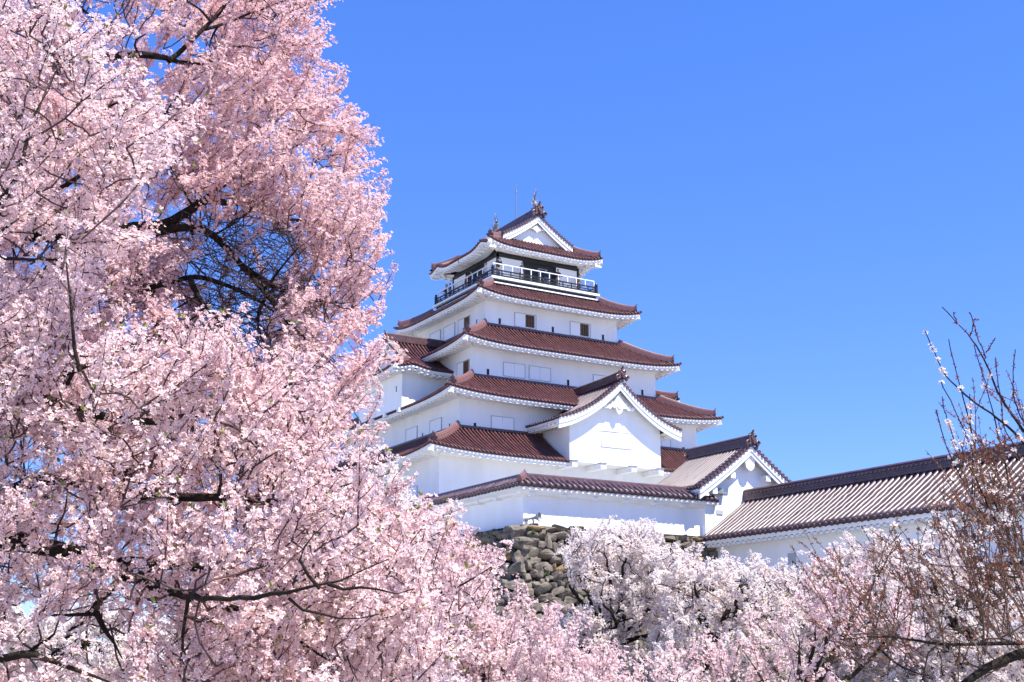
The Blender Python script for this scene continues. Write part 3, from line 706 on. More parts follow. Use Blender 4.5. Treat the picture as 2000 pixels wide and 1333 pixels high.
# ================================================================== STONE RAMPART
def rock(mb, c, ax, ay, az, seed):
    r = np.random.default_rng(seed); n = 5
    k = r.uniform(3.0, 6.5)
    V = []; Fc = []
    base = []
    for face in range(6):
        a = np.linspace(-1, 1, n); u, v = np.meshgrid(a, a, indexing='ij'); w_ = np.ones_like(u)
        P = np.stack([[w_, u, v], [-w_, v, u], [v, w_, u], [u, -w_, v], [u, v, w_], [v, u, -w_]][face], -1)
        base.append(P)
    tilt = r.normal(0, .14, 3); warp = r.normal(0, .13, (3, 3)); ph = r.uniform(0, 6, 3)
    cuts = [(v_ / np.linalg.norm(v_), r.uniform(.62, .95)) for v_ in r.normal(0, 1, (7, 3)) * [1, .7, 1] - [0, 0, 0]]
    for P in base:
        s = (np.abs(P) ** k).sum(-1) ** (1 / k); Q = P / s[..., None]
        Q = Q * (1 + .09 * np.sin(Q[..., [1]] * 2.3 + ph[0]) + .08 * np.sin(Q[..., [2]] * 2.9 + ph[1]) + .05 * np.sin(Q[..., [0]] * 5 + ph[2]))
        Q = Q + Q @ warp.T * .8
        for nn_, cc_ in cuts: Q = Q - np.maximum(0, Q @ nn_ - cc_)[..., None] * nn_
        W = c + Q[..., :1] * ax + Q[..., 1:2] * ay + Q[..., 2:] * az
        mb.grid(W)
ramp = thing('stone_rampart', (-10, -30, 0), 'rough dry stone rampart of grey and ochre boulders under the white boundary wall', 'stone wall')
RTOP = 8.55; BAT = .42
def ramp_pt(face, s, h):      # h metres below the top
    cur = BAT * h * (0.55 + .06 * h)
    if face == 0: return np.array([s, -29.35 - cur, RTOP - h])
    return np.array([-17.25 - cur, s, RTOP - h])
back = MB(); grey = MB(); och = MB()
for face in (0, 1):
    hs_ = np.linspace(0, 8.7, 10)
    lim0 = lambda h: -17.25 - BAT * h * (0.55 + .06 * h)
    rows = []
    for h in hs_:
        c_ = BAT * h * (0.55 + .06 * h)
        a_, b_ = ((-17.1 - c_, -4.5) if face == 0 else (-29.2 - c_, 12))
        rows.append([ramp_pt(face, s, h) + ([0, .2, 0] if face == 0 else [.2, 0, 0]) for s in np.linspace(a_, b_, 12)])
    back.grid(np.array(rows))
    h = .15; sd_ = 0
    while h < 8.6:
        rh = rng.uniform(.30, .5) if h > .4 else .26
        c_ = BAT * h * (0.55 + .06 * h)
        s = -17.25 - c_ + .45 if face == 0 else -29.35 - c_ + .45
        end = -4.8 if face == 0 else -14
        while s < end:
            wv = rng.uniform(.4, .9) if rng.random() > .3 else rng.uniform(.22, .4)
            sd_ += 1
            p = ramp_pt(face, s + wv / 2, h + rh / 2 + rng.normal(0, .09))
            hh = rh * rng.uniform(.52, .74); an = rng.normal(0, .2)
            out = np.array([0, -1, .25]) if face == 0 else np.array([-1, 0, .25])
            al = np.array([1, 0, 0.]) if face == 0 else np.array([0, 1, 0.]); up_ = np.cross(al, out) * (1 if face == 0 else -1); up_ = np.array([0, 0, 1.])
            ca, sa = math.cos(an), math.sin(an)
            ax = (al * ca + up_ * sa) * wv * .62; az = (-al * sa + up_ * ca) * hh; ay = out * rng.uniform(.22, .36)
            mo = MB() if (rng.random() < .16 and h < 2.5) else None
            rock(grey if mo is None else mo, p, ax, ay, az, 1000 * face + sd_)
            if mo is not None: mo.build('ochre_stone', STONE2, ramp)
            s += wv
        h += rh
# long corner blocks, alternating
cb = MB(); h = 0.0; i = 0
while h < 8.5:
    bh = rng.uniform(.62, .8); c_ = BAT * (h + bh / 2) * (0.55 + .06 * (h + bh / 2))
    lx, ly = (1.5, .8) if i % 2 == 0 else (.85, 1.5)
    rock(cb, np.array([-17.3 - c_ + lx * .45, -29.4 - c_ + ly * .45, RTOP - h - bh / 2 + .12]), np.array([lx * .55, 0, rng.normal(0, .04)]), np.array([0, ly * .55, rng.normal(0, .04)]), np.array([.06, .06, bh * .52]), 77 + i)
    h += bh; i += 1
# stones along the gallery foot
h = .2
bg_ = MB()
bg_.grid(np.array([[[-4.7 - .3 * hh, y, 5.8 - hh] for y in np.linspace(-29, -62, 8)] for hh in (0, 3, 5.8)]))
while h < 2.6:
    s = -62.0
    while s < -29.5:
        wv = rng.uniform(.5, 1.2); sd_ += 1
        rock(grey, np.array([-4.75 - .3 * h, s + wv / 2, 5.8 - h - .2]), np.array([0, wv * .54, 0]), np.array([-.3, 0, .1]), np.array([0, 0, .3]), 9000 + sd_)
        s += wv
    h += .52
back.build('earth_core', EARTH, ramp); bg_.build('gallery_footing', EARTH, ramp)
grey.build('grey_stone_cladding', STONE, ramp); cb.build('corner_stone_cladding', STONE, ramp)
# courtyard fill behind the rampart top
m = MB(); m.box((-17.0, -29.0, 7.6), (30, 11.9, 8.32)); m.box((-4.6, -62, 3.0), (30, -29.0, 5.75)); tag(m.build('courtyard_ground', GROUND), kind='structure')
# little plants growing out of the joints
def wall_plant(c, seed):
    r = np.random.default_rng(seed); m = MB()
    for i in range(46):
        d = r.normal(0, 1, 3); d[2] = abs(d[2]) * .8; d /= np.linalg.norm(d); L = r.uniform(.1, .3); s_ = np.cross(d, [0, 0, 1.]); s_ /= np.linalg.norm(s_) + 1e-6
        m.add([c, c + d * L * .6 + s_ * .035, c + d * L, c + d * L * .6 - s_ * .035], [(0, 1, 2, 3)])
    return m.build('wall_plant', MOSS, None, recalc=False)
for i, (x, y, d, lb) in enumerate(((955, 1052, 62.6, 'small green plant in the shaded side of the rampart'), (1041, 1045, 62.9, 'small green tuft between the ochre stones below the loudspeaker'), (1032, 1094, 61.6, 'low green tuft halfway up the sunlit stone face'), (1068, 1126, 61.0, 'tiny green tuft among the lower sunlit boulders'))):
    tag(wall_plant(at(x, y, d), i), lb, 'plant', 'plants growing in the stone rampart')

# ================================================================== LOUDSPEAKER
sp0 = np.array([-16.35, -29.25, 8.55])
spk = thing('horn_loudspeaker', tuple(sp0), 'grey horn loudspeaker at the corner of the white boundary wall', 'loudspeaker')
dv = np.array([.55, -.8, .12]); dv /= np.linalg.norm(dv); c = sp0 + [0.0, -.1, .38]
m = MB(); m.tube([c - dv * .42, c - dv * .1, c + dv * .08, c + dv * .22, c + dv * .3], [.05, .06, .1, .2, .27], 14, caps=False); m.tube([c + dv * .30, c + dv * .31], [.27, .25], 14, caps=False); m.tube([c - dv * .12, c + dv * .2], [.05, .02], 8); m.build('horn', HORN, spk, smooth=True)
m = MB(); m.tube([c - dv * .62, c - dv * .4], .11, 10); m.box(c - dv * .5 - [.16, .05, .09], c - dv * .5 + [-.02, .05, .05]); m.build('driver_unit', HORN, spk)
m = MB(); m.tube([sp0 - [0, 0, .1], sp0 + [0, 0, .2], c - dv * .1], .04, 6); m.box(sp0 - [.2, .12, .05], sp0 + [.2, .12, .04]); m.build('bracket', HORN, spk)

# ================================================================== PEOPLE ON THE BALCONY
def skinned(name, verts, edges, radii, m, parent, root=0):
    me = bpy.data.meshes.new(name); me.from_pydata([tuple(v) for v in verts], edges, []); me.materials.append(m)
    o = bpy.data.objects.new(name, me); COL.objects.link(o)
    if parent: o.parent = parent
    md = o.modifiers.new('skin', 'SKIN')
    if not me.skin_vertices: me.skin_vertices.new() if hasattr(me.skin_vertices, 'new') else None
    if not me.skin_vertices:
        bpy.context.view_layer.objects.active = o
    for i, r_ in enumerate(radii):
        me.skin_vertices[0].data[i].radius = (r_[0], r_[1]) if isinstance(r_, tuple) else (r_, r_)
    me.skin_vertices[0].data[root].use_root = True
    md.use_smooth_shade = True
    s = o.modifiers.new('sub', 'SUBSURF'); s.levels = 1; s.render_levels = 1
    return o
def person(pos, yaw, pose, top, bottom, label, H=1.72, hat=None):
    """local: +y faces forward, feet at 0"""
    root = thing('person', tuple(pos), label, 'person', 'visitors on the keep balcony'); root.rotation_euler = (0, 0, yaw)
    k = H / 1.72
    hip = [(0, 0, .92), (0, 0, 1.08), (0, .01, 1.28), (0, .0, 1.43), (0, .01, 1.52), (0, .03, 1.62), (0, .02, 1.70)]
    e = [(i, i + 1) for i in range(6)]; rad = [(.15, .11), (.14, .10), (.17, .115), (.10, .08), .055, (.078, .095), (.06, .07)]
    V = list(hip); arms = []
    for s in (-1, 1):
        sh = (s * .19, 0, 1.40)
        if pose == 'lean': el = (s * .27, .12, 1.14); ha = (s * .2, .34, 1.10)
        elif pose == 'camera': el = (s * .27, .16, 1.2); ha = (s * .07, .27, 1.56)
        elif pose == 'folded': el = (s * .27, .06, 1.14); ha = (-s * .03, .2, 1.2)
        else: el = (s * .26, -.02, 1.12); ha = (s * .25, .08, .86)
        b = len(V); V += [sh, el, ha]; e += [(3, b), (b, b + 1), (b + 1, b + 2)]; rad += [.065, .045, .032]
        d = np.array(ha) - np.array(el); d = d / np.linalg.norm(d); sdv = np.cross(d, (0, 0, 1.)); sdv /= np.linalg.norm(sdv) + 1e-6
        pm = np.array(ha) + d * .06; V.append(tuple(pm)); e.append((b + 2, b + 3)); rad.append((.03, .018))
        for j, (o_, L) in enumerate(((-.03, .07), (-.01, .085), (.01, .08), (.03, .065), (-.055, .02))):
            tip = pm + sdv * o_ * 1.2 + d * L + np.array([0, 0, -.02]); V.append(tuple(tip)); e.append((b + 3, len(V) - 1)); rad.append(.009)
        arms.append((sh, el, ha))
    for s in (-1, 1):
        b = len(V); V += [(s * .10, 0, .86), (s * .11, .02, .48), (s * .11, -.02, .09), (s * .12, .13, .035)]; e += [(0, b), (b, b + 1), (b + 1, b + 2), (b + 2, b + 3)]; rad += [.09, .06, .042, .038]
    V = [tuple(np.array(v) * k) for v in V]
    skinned('body', V, e, rad, SKIN, root)
    V = [(0, 0, .86), (0, 0, 1.08), (0, .01, 1.28), (0, 0, 1.44)]; e = [(0, 1), (1, 2), (2, 3)]; rad = [(.18, .14), (.17, .13), (.2, .14), (.10, .09)]
    for sh, el, ha in arms:
        b = len(V); w_ = tuple(np.array(el) * .1 + np.array(ha) * .9); V += [sh, el, w_]; e += [(3, b), (b, b + 1), (b + 1, b + 2)]; rad += [.085, .062, .045]
    skinned('jacket', [tuple(np.array(v) * k) for v in V], e, rad, CLOTH[top], root)
    V = [(0, 0, .94)]; e = []; rad = [(.16, .12)]
    for s in (-1, 1):
        b = len(V); V += [(s * .10, 0, .82), (s * .11, .02, .48), (s * .11, -.02, .1)]; e += [(0, b), (b, b + 1), (b + 1, b + 2)]; rad += [.10, .075, .058]
    skinned('trousers', [tuple(np.array(v) * k) for v in V], e, rad, CLOTH[bottom], root)
    V = [(0, -.015, 1.60), (0, -.01, 1.67), (0, .02, 1.735), (0, .07, 1.72)]
    skinned('hair', [tuple(np.array(v) * k) for v in V], [(0, 1), (1, 2), (2, 3)], [(.075, .06), (.088, .088), (.07, .06), (.06, .035)], HAIR if hat is None else CLOTH[hat], root)
    m = MB(); hp = np.array([0, .03, 1.62]) * k      # nose and eyes
    m.prism([hp + [0, .085, .02], hp + [-.015, .085, -.025], hp + [0, .115, -.02], hp + [.015, .085, -.025]], (0, 0, 1), .01); nz = m.build('nose', SKIN, None); nz.parent = root
    m = MB()
    for s in (-1, 1): m.box(hp + [s * .032 - .012, .088, .018], hp + [s * .032 + .012, .096, .03])
    m.box(hp + [-.022, .086, -.052], hp + [.022, .092, -.045]); ey = m.build('eyes_and_mouth', HAIR, None); ey.parent = root
    if pose == 'camera':
        m = MB(); m.box(np.array([-.06, .24, 1.58]) * k, np.array([.06, .33, 1.66]) * k); m.tube([np.array([0, .33, 1.62]) * k, np.array([0, .41, 1.62]) * k], .03, 8); c_ = m.build('camera', BLACK, None)
        tag(c_, label=f'small black camera held up by {label.split(" standing")[0].split(" at the")[0]}', cat='camera'); c_.location = pos; c_.rotation_euler = (0, 0, yaw)
    return root
FZ = 30.745
fy = math.pi            # facing -Y
person((-4.10, -4.28, FZ), fy, 'camera', 'black', 'grey', 'person in a black jacket raising a camera at the near balcony corner')
person((-1.90, -4.30, FZ), fy + .3, 'folded', 'grey', 'khaki', 'person in a grey jacket standing with folded arms in front of the dark doorway')
person((0.42, -4.15, FZ), fy - .4, 'down', 'navy', 'denim', 'person in dark blue standing inside the rail beside the glass door', 1.6)
person((1.50, -4.30, FZ), fy, 'lean', 'black', 'grey', 'person in black resting both hands on the white rail, beside the second white panel')
person((3.60, -4.25, FZ), fy + 1.2, 'down', 'khaki', 'grey', 'person in a khaki top at the far front end of the balcony', 1.66)
ly = math.pi / 2        # facing -X
person((-4.33, -2.80, FZ), ly, 'folded', 'white', 'denim', 'person in a white top on the shaded side, next to the near corner')
person((-4.30, -0.32, FZ), ly, 'lean', 'black', 'black', 'person all in black midway along the shaded side rail', 1.7)
person((-4.25, 0.45, FZ), ly + .5, 'down', 'red', 'black', 'person in a dark red jacket midway along the shaded side rail', 1.62)
person((-4.33, 4.02, FZ), ly, 'lean', 'navy', 'denim', 'person in navy at the far end of the shaded side', 1.72)
person((-4.30, 3.40, FZ), ly - .4, 'camera', 'grey', 'denim', 'person in a grey jacket at the far end of the shaded side, raising a camera', 1.66)
# ================================================================== TREES
UP = np.array([0, 0, 1.0])
def fast_mesh(name, V, Q, m, parent, tint=None):
    me = bpy.data.meshes.new(name); V = np.ascontiguousarray(V, dtype=np.float32); Q = np.ascontiguousarray(Q, dtype=np.int32)
    off = np.array(ORIG.get(parent.name, (0, 0, 0))) if parent else np.zeros(3)
    V = V - off.astype(np.float32); k = Q.shape[1]
    me.vertices.add(len(V)); me.vertices.foreach_set('co', V.ravel())
    me.loops.add(Q.size); me.loops.foreach_set('vertex_index', Q.ravel())
    me.polygons.add(len(Q)); me.polygons.foreach_set('loop_start', np.arange(0, Q.size, k, dtype=np.int32))
    if tint is not None:
        a = me.attributes.new('tint', 'FLOAT', 'POINT'); a.data.foreach_set('value', np.ascontiguousarray(tint, dtype=np.float32))
    me.materials.append(m); me.update(calc_edges=True)
    o = bpy.data.objects.new(name, me); COL.objects.link(o)
    if parent: o.parent = parent
    ORIG[o.name] = tuple(off)
    return o
def basis(D, g):
    D = D / np.linalg.norm(D, axis=1)[:, None]; r_ = g.normal(size=D.shape); A = np.cross(D, r_); A /= np.linalg.norm(A, axis=1)[:, None] + 1e-9
    return A, np.cross(D, A), D
def flowers(C, D, size, g, petals=5, stalk=True, base_t=None):
    """five folded petals, darker heart, short stalk behind"""
    n = len(C); A, B, N = basis(D, g); tp = []; tt = []
    for i in range(petals):
        a = 2 * math.pi * i / petals; a += 0
        for rr_, da, h, ti in ((.06, 0, .0, .65), (.68, -2.6 / petals, .20, .03), (1.0, 0, .30, .0), (.68, 2.6 / petals, .20, .03)):
            tp.append((rr_ * math.cos(a + da), rr_ * math.sin(a + da), h)); tt.append(ti)
    if stalk:
        for p in ((-.08, 0, .04), (0, 0, -.95), (.08, 0, .04), (0, .08, .10)): tp.append(p); tt.append(1.1)
    tp = np.array(tp); tt = np.array(tt); k = len(tp)
    P = tp[None] * (1 + g.normal(0, .10, (n, k, 1))); cup = g.uniform(.3, 2.6, (n, 1)); P[:, :, 2] *= np.where(P[:, :, 2] > 0, cup, 1)
    P = P * (size * g.uniform(.8, 1.15, n))[:, None, None]
    V = C[:, None] + P[..., :1] * A[:, None] + P[..., 1:2] * B[:, None] + P[..., 2:] * N[:, None]
    T = tt[None] + (g.uniform(0, .22, (n, 1)) if base_t is None else base_t[:, None])
    Q = np.arange(n * k).reshape(-1, 4)
    return V.reshape(-1, 3), Q, np.clip(T, 0, 1).ravel()
def kites(C, D, L, W, g):
    n = len(C); A, B, N = basis(D, g); L = np.broadcast_to(L, (n,)); W = np.broadcast_to(W, (n,))
    V = np.stack([C, C + N * (L * .5)[:, None] + A * W[:, None] + B * (W * .3)[:, None], C + N * L[:, None], C + N * (L * .5)[:, None] - A * W[:, None] + B * (W * .3)[:, None]], 1)
    return V.reshape(-1, 3), np.arange(n * 4).reshape(-1, 4)
def tubes(lines, k=4):
    Vs = []; Qs = []; n0 = 0; a = np.arange(k) * 2 * math.pi / k; ca, sa = np.cos(a), np.sin(a)
    for P, r_ in lines:
        P = np.asarray(P); r_ = np.asarray(r_); n = len(P); T = np.gradient(P, axis=0); T /= np.linalg.norm(T, axis=1)[:, None] + 1e-9
        ref = UP if abs(T[0][2]) < .9 else np.array([1.0, 0, 0]); A = np.cross(T, ref); A /= np.linalg.norm(A, axis=1)[:, None] + 1e-9; B = np.cross(A, T)
        V = P[:, None] + (A[:, None] * ca[None, :, None] + B[:, None] * sa[None, :, None]) * r_[:, None, None]
        i, j = np.meshgrid(np.arange(n - 1), np.arange(k), indexing='ij'); j2 = (j + 1) % k
        Qs.append(np.stack([i * k + j, i * k + j2, (i + 1) * k + j2, (i + 1) * k + j], -1).reshape(-1, 4) + n0); Vs.append(V.reshape(-1, 3)); n0 += n * k
    return np.vstack(Vs), np.vstack(Qs)
def smooth_path(P, n, g, jit):
    """resample a coarse polyline with a little wander"""
    P = np.asarray(P, float); d = np.r_[0, np.cumsum(np.linalg.norm(np.diff(P, axis=0), axis=1))]; u = np.linspace(0, d[-1], n)
    Q = np.stack([np.interp(u, d, P[:, j]) for j in range(3)], 1)
    for _ in range(2): Q[1:-1] = .25 * Q[:-2] + .5 * Q[1:-1] + .25 * Q[2:]
    w_ = np.cumsum(g.normal(0, jit, (n, 3)), 0); w_ -= np.linspace(0, 1, n)[:, None] * w_[-1]
    return Q + w_
def in_poly(px, poly):
    x, y = px[:, 0], px[:, 1]; ins = np.zeros(len(px), bool); n = len(poly); j = n - 1
    for i in range(n):
        xi, yi = poly[i]; xj, yj = poly[j]
        c = ((yi > y) != (yj > y)) & (x < (xj - xi) * (y - yi) / (yj - yi + 1e-9) + xi); ins ^= c; j = i
    return ins

H9 = [(-20, 920), (300, 930), (560, 950), (560, 1010), (400, 1150), (560, 1150), (540, 1180), (-20, 1150)]
class Tree:
    def __init__(s, seed): s.g = np.random.default_rng(seed); s.nodes = []; s.rad = []; s.big = []; s.small = []; s.fl = []; s.fd = []; s.leafc = []; s.leafd = []
    def limb(s, pts, r0, r1, n=None, jit=.01, power=.8):
        P = np.array([at(*p) if len(p) == 3 else p[1:] for p in pts]); L = np.linalg.norm(np.diff(P, axis=0), axis=1).sum(); n = n or max(6, int(L / .12))
        Q = smooth_path(P, n, s.g, jit); r_ = r0 + (r1 - r0) * np.linspace(0, 1, n) ** power
        r_ = r_ * (1 + s.g.normal(0, .05, n)) * np.minimum(1, (n - 1 - np.arange(n)) / max(3, n * .3) + .12); r_ = np.maximum(r_, .003); s.big.append((Q, r_)); s.nodes.extend(Q); s.rad.extend(r_)
    def connect(s, T, rmax=.03, rend=.007, jit=.012, sag=.0, k=.012):
        N = np.array(s.nodes); d = np.linalg.norm(N - T, axis=1); rr_ = np.array(s.rad); d = d + np.where(rr_ < rend * 1.3, .15, 0)
        i = int(np.argmin(d)); A = N[i]; L = np.linalg.norm(T - A)
        if L < .05: return (T - A) / (L + 1e-6)
        n = max(4, int(L / .1)); mid = (A + T) / 2 + s.g.normal(0, .12, 3) * L + UP * L * s.g.uniform(-.1, .15)
        Q = smooth_path([A, mid, T], n, s.g, jit); r0 = min(rmax, rr_[i] * .75, rend + k * L + .002); r_ = np.linspace(max(r0, rend), rend, n)
        (s.big if r0 > .012 else s.small).append((Q, r_)); s.nodes.extend(Q[1:]); s.rad.extend(r_[1:])
        return (Q[-1] - Q[-2]) / (np.linalg.norm(Q[-1] - Q[-2]) + 1e-9)
    def spray(s, B, d, L, gap=.09, tw=(.12, .38), step=.045, num=3.3, off=(.015, .045), r=.006, up=.08, leaf=0.0, flower=1.0, clip=None, bare=.12, wander=.13):
        g = s.g; n = max(4, int(L / .1)); d = d / np.linalg.norm(d); P = [B]; dd = d.copy()
        for i in range(n):
            dd = dd + g.normal(0, wander, 3) + UP * up; dd /= np.linalg.norm(dd); P.append(P[-1] + dd * L / n)
        P = np.array(P); lines = [(P, np.linspace(r, r * .35, n + 1))]
        m = int(L / gap)
        for j in range(m):
            f = (j + g.uniform(0, 1)) / m; f = .08 + .9 * f; i = min(int(f * n), n - 1); b = P[i] + (P[i + 1] - P[i]) * (f * n - i); ax = P[i + 1] - P[i]; ax /= np.linalg.norm(ax)
            q = g.normal(size=3); q -= ax * (q @ ax); q /= np.linalg.norm(q); dv_ = ax * g.uniform(.5, 1.1) + q * g.uniform(.6, 1.0) + UP * up; dv_ /= np.linalg.norm(dv_)
            l = g.uniform(*tw) * (1.15 - .6 * f); k = 4; pp = [b]; d2 = dv_
            for _ in range(k - 1): d2 = d2 + g.normal(0, .16, 3) + UP * .05; d2 /= np.linalg.norm(d2); pp.append(pp[-1] + d2 * l / (k - 1))
            lines.append((np.array(pp), np.linspace(r * .55, r * .25, k)))
        s.small.extend(lines)
        if flower <= 0: return
        for li, (Q, _) in enumerate(lines):
            l = np.linalg.norm(np.diff(Q, axis=0), axis=1).sum(); c = max(1, int(l / step)); f = (np.arange(c) + g.uniform(0, 1, c)) / c
            f = f[(f > bare) | (li > 0)]; f = f[g.random(len(f)) < flower]
            if not len(f): continue
            u = f * (len(Q) - 1); i = np.minimum(u.astype(int), len(Q) - 2); b = Q[i] + (Q[i + 1] - Q[i]) * (u - i)[:, None]
            kk = g.poisson(num, len(b)) + 1; b = np.repeat(b, kk, 0); q = g.normal(size=b.shape) + UP * .15; q /= np.linalg.norm(q, axis=1)[:, None]
            s.fl.append(b + q * g.uniform(off[0], off[1], (len(b), 1))); s.fd.append(q + g.normal(0, .4, b.shape) + SUN * .75)
            if leaf and g.random() < leaf:
                t_ = Q[-1]; s.leafc += [t_] * 4; ld = (Q[-1] - Q[-2]); ld /= np.linalg.norm(ld); s.leafd += [ld + g.normal(0, .5, 3) for _ in range(4)]
    def fill(s, poly, holes, dr, n, L, sdir, holep=.95, rmax=.03, rend=.007, margin=None, dfn=None, nz=.38, **kw):
        """grow sprays whose bases are spread through a crown volume"""
        g = s.g; lo = np.min(poly, 0); hi = np.max(poly, 0); pts = []
        while len(pts) < n:
            c = g.uniform(lo, hi, (n * 2, 2)); c = c[in_poly(c, poly)]
            for h in holes:
                c = c[~(in_poly(c, h) & (g.random(len(c)) < (holep if h is not H9 else .3)))]
            pts.extend(c.tolist())
        pts = pts[:n]; T = []
        for x, y in pts:
            d = g.uniform(*dr) if dfn is None else dfn(x, y, g)
            T.append(at(x, y, d))
        T = np.array(T); N0 = np.array(s.nodes); dist = np.array([np.min(np.linalg.norm(N0 - t, axis=1)) for t in T])
        for i in np.argsort(dist):
            tip = T[i]; l = g.uniform(*L); N = np.array(s.nodes); near = N[np.argmin(np.linalg.norm(N - tip, axis=1))]
            dv_ = tip - near; dn = np.linalg.norm(dv_); dv_ = dv_ / (dn + 1e-6) * .6 + np.array(sdir) * 1.0 + g.normal(0, nz, 3); dv_ /= np.linalg.norm(dv_)
            B = tip - dv_ * l * .55
            if B[2] < .4: B[2] = .4
            s.connect(B, rmax, rend); s.spray(B, dv_, l, r=rend, **kw)
    def finish(s, root, petal, size, petals=5, stalk=True, bark=None, twig=None, leafsize=(.034, .009), keep_out=None, k=7):
        if s.big: V, Q = tubes(s.big, k); o = fast_mesh('trunk', V, Q, bark or BARK, root); o.data.polygons.foreach_set('use_smooth', [True] * len(o.data.polygons))
        if s.small: V, Q = tubes(s.small, 3); tw_ = fast_mesh('twigs', V, Q, twig or TWIG, root); tag(tw_, kind='stuff')
        if s.fl:
            C = np.vstack(s.fl); D = np.vstack(s.fd)
            if keep_out is not None: ok = keep_out(C); C = C[ok]; D = D[ok]
            # whole clusters vary a little in pinkness
            bt = .05 + .09 * np.sin(C[:, 0] * 2.1 + C[:, 2] * 3.3) * np.sin(C[:, 1] * 2.7) + s.g.uniform(0, .12, len(C))
            V, Q, t = flowers(C, D, size, s.g, petals, stalk, np.clip(bt, 0, .5)); c_ = fast_mesh('crown', V, Q, petal, root, t); tag(c_, kind='stuff')
        if s.leafc:
            V, Q = kites(np.array(s.leafc), np.array(s.leafd), s.g.uniform(.6, 1.3, len(s.leafc)) * leafsize[0], leafsize[1], s.g); tag(fast_mesh('leaves', V, Q, LEAF, root), kind='stuff')
        return len(s.fl) and sum(len(f) for f in s.fl)

H1 = [(140, -20), (215, 5), (210, 65), (150, 50)]
H2 = [(255, 40), (375, 85), (368, 150), (262, 135)]
H3 = [(385, 425), (480, 405), (575, 440), (625, 520), (610, 640), (560, 700), (470, 725), (395, 650), (365, 560)]
H4 = [(235, 400), (340, 415), (310, 475), (240, 450)]
H5 = [(0, 490), (125, 470), (130, 560), (60, 560)]
H6 = [(-20, 905), (135, 895), (135, 950), (20, 955)]
H7 = [(55, 1175), (260, 1185), (330, 1262), (215, 1345), (20, 1345), (0, 1240)]
H8 = [(300, 215), (350, 215), (360, 275), (310, 265)]
right, fwd = RIGHT, HEAD
def grow(poly, e):
    P = np.array(poly, float); c = P.mean(0); return [tuple(c + (p - c) * (1 + e / np.linalg.norm(p - c))) for p in P]
H3X = [(min(x - 8, 565), y) for x, y in grow(H3, 4)]; H1X = grow(H1, 28); H2X = grow(H2, 28); H4X = grow(H4, 22); H8X = grow(H8, 20)

# ---- far pink cherry: fills the upper left
def tree_root(px, py, d, label, cat='cherry tree', group=None, name='cherry_tree'):
    b = at(px, py, d); b[2] = 0; return thing(name, tuple(b), label, cat, group), b
ra, ba = tree_root(-330, 1290, 11.6, 'tall pink cherry tree in full bloom, filling the upper left against the sky')
A = Tree(11)
tr = lambda x, y, d: (x, y, d)
A.limb([('w', *ba), ('w', *(ba + right * .1 + UP * 1.4)), (-290, 800, 11.5)], .24, .16, jit=.02)
A.limb([(-290, 800, 11.5), (-120, 600, 11.6), (0, 460, 11.4), (60, 415, 11.2), (140, 360, 11.2), (220, 300, 11.3)], .13, .03)
A.limb([(-290, 800, 11.5), (60, 540, 11.2), (140, 495, 11), (240, 447, 11), (300, 457, 11.1), (345, 432, 11.2), (385, 398, 11.3), (470, 340, 11.5), (560, 290, 11.8), (640, 250, 12)], .11, .018)
A.limb([(300, 457, 11.1), (400, 430, 11.2), (440, 480, 11.3), (490, 530, 11.3), (540, 562, 11.4), (620, 592, 11.6), (690, 590, 11.9)], .045, .014)
A.limb([(385, 398, 11.3), (450, 395, 11.6), (520, 420, 11.9), (620, 440, 12.1), (700, 430, 12.3)], .035, .012)
A.limb([(-150, 640, 11.5), (300, 560, 11.3), (380, 525, 11.2), (470, 560, 11.3), (560, 625, 11.6), (640, 690, 11.9)], .05, .012)
A.limb([(370, 540, 11.2), (392, 600, 11.1), (440, 640, 11.2), (475, 700, 11.4)], .03, .011)
A.limb([(540, 562, 11.4), (500, 600, 11.5), (520, 680, 11.7), (590, 760, 11.9)], .022, .01)
A.limb([(490, 530, 11.3), (545, 590, 11.2), (600, 660, 11.4), (680, 740, 11.7)], .024, .01)
A.limb([(-290, 800, 11.5), (-200, 350, 11.3), (0, 170, 10.9), (120, 110, 10.8), (180, 125, 10.8), (240, 112, 10.9), (330, 120, 11), (375, 140, 11.1), (460, 90, 11.3), (560, 60, 11.6)], .12, .016)
A.limb([(120, 110, 10.8), (140, 5, 10.8), (175, 20, 10.9), (205, 60, 11), (260, 70, 11.1)], .022, .010)
A.limb([(330, 120, 11), (400, 58, 11.2), (432, 28, 11.3), (470, -20, 11.4)], .03, .012)
A.limb([(400, 58, 11.2), (470, 30, 11.4), (560, 0, 11.6)], .018, .009)
A.limb([(240, 200, 11.3), (310, 215, 11.1), (335, 245, 11), (385, 235, 11.1)], .035, .016)
A.limb([(0, 460, 11.4), (250, 480, 11.6), (330, 700, 11.6), (480, 800, 11.9), (620, 830, 12.2)], .06, .012)
polyA = [(-120, -120), (640, -120), (655, 0), (672, 60), (610, 105), (650, 185), (695, 270), (732, 340), (715, 395), (740, 425), (735, 485), (752, 525), (730, 565), (738, 605), (710, 640), (745, 700), (745, 745), (700, 790), (720, 830), (640, 860), (-120, 860)]
up_right = right * .55 + UP * .45
dA = lambda x, y, g: g.uniform(10.3, 12.4) + .6 * max(0, (x - 350) / 400)
A.fill(polyA, [H1X, H2X, H3X, H4X, H5, H8X], None, 740, (.45, .85), up_right, dfn=dA, holep=.93, gap=.07, step=.040, num=3.5)
polyA2 = [(-100, -100), (600, -100), (610, 150), (680, 280), (690, 450), (715, 560), (690, 650), (690, 760), (600, 820), (-100, 820)]
A.fill(polyA2, [H1X, H2X, H3X, H4X, H5, H8X], None, 230, (.6, 1.1), up_right, dfn=lambda x, y, g: g.uniform(12.6, 14.0), holep=.985, gap=.08, step=.042, num=3.5)
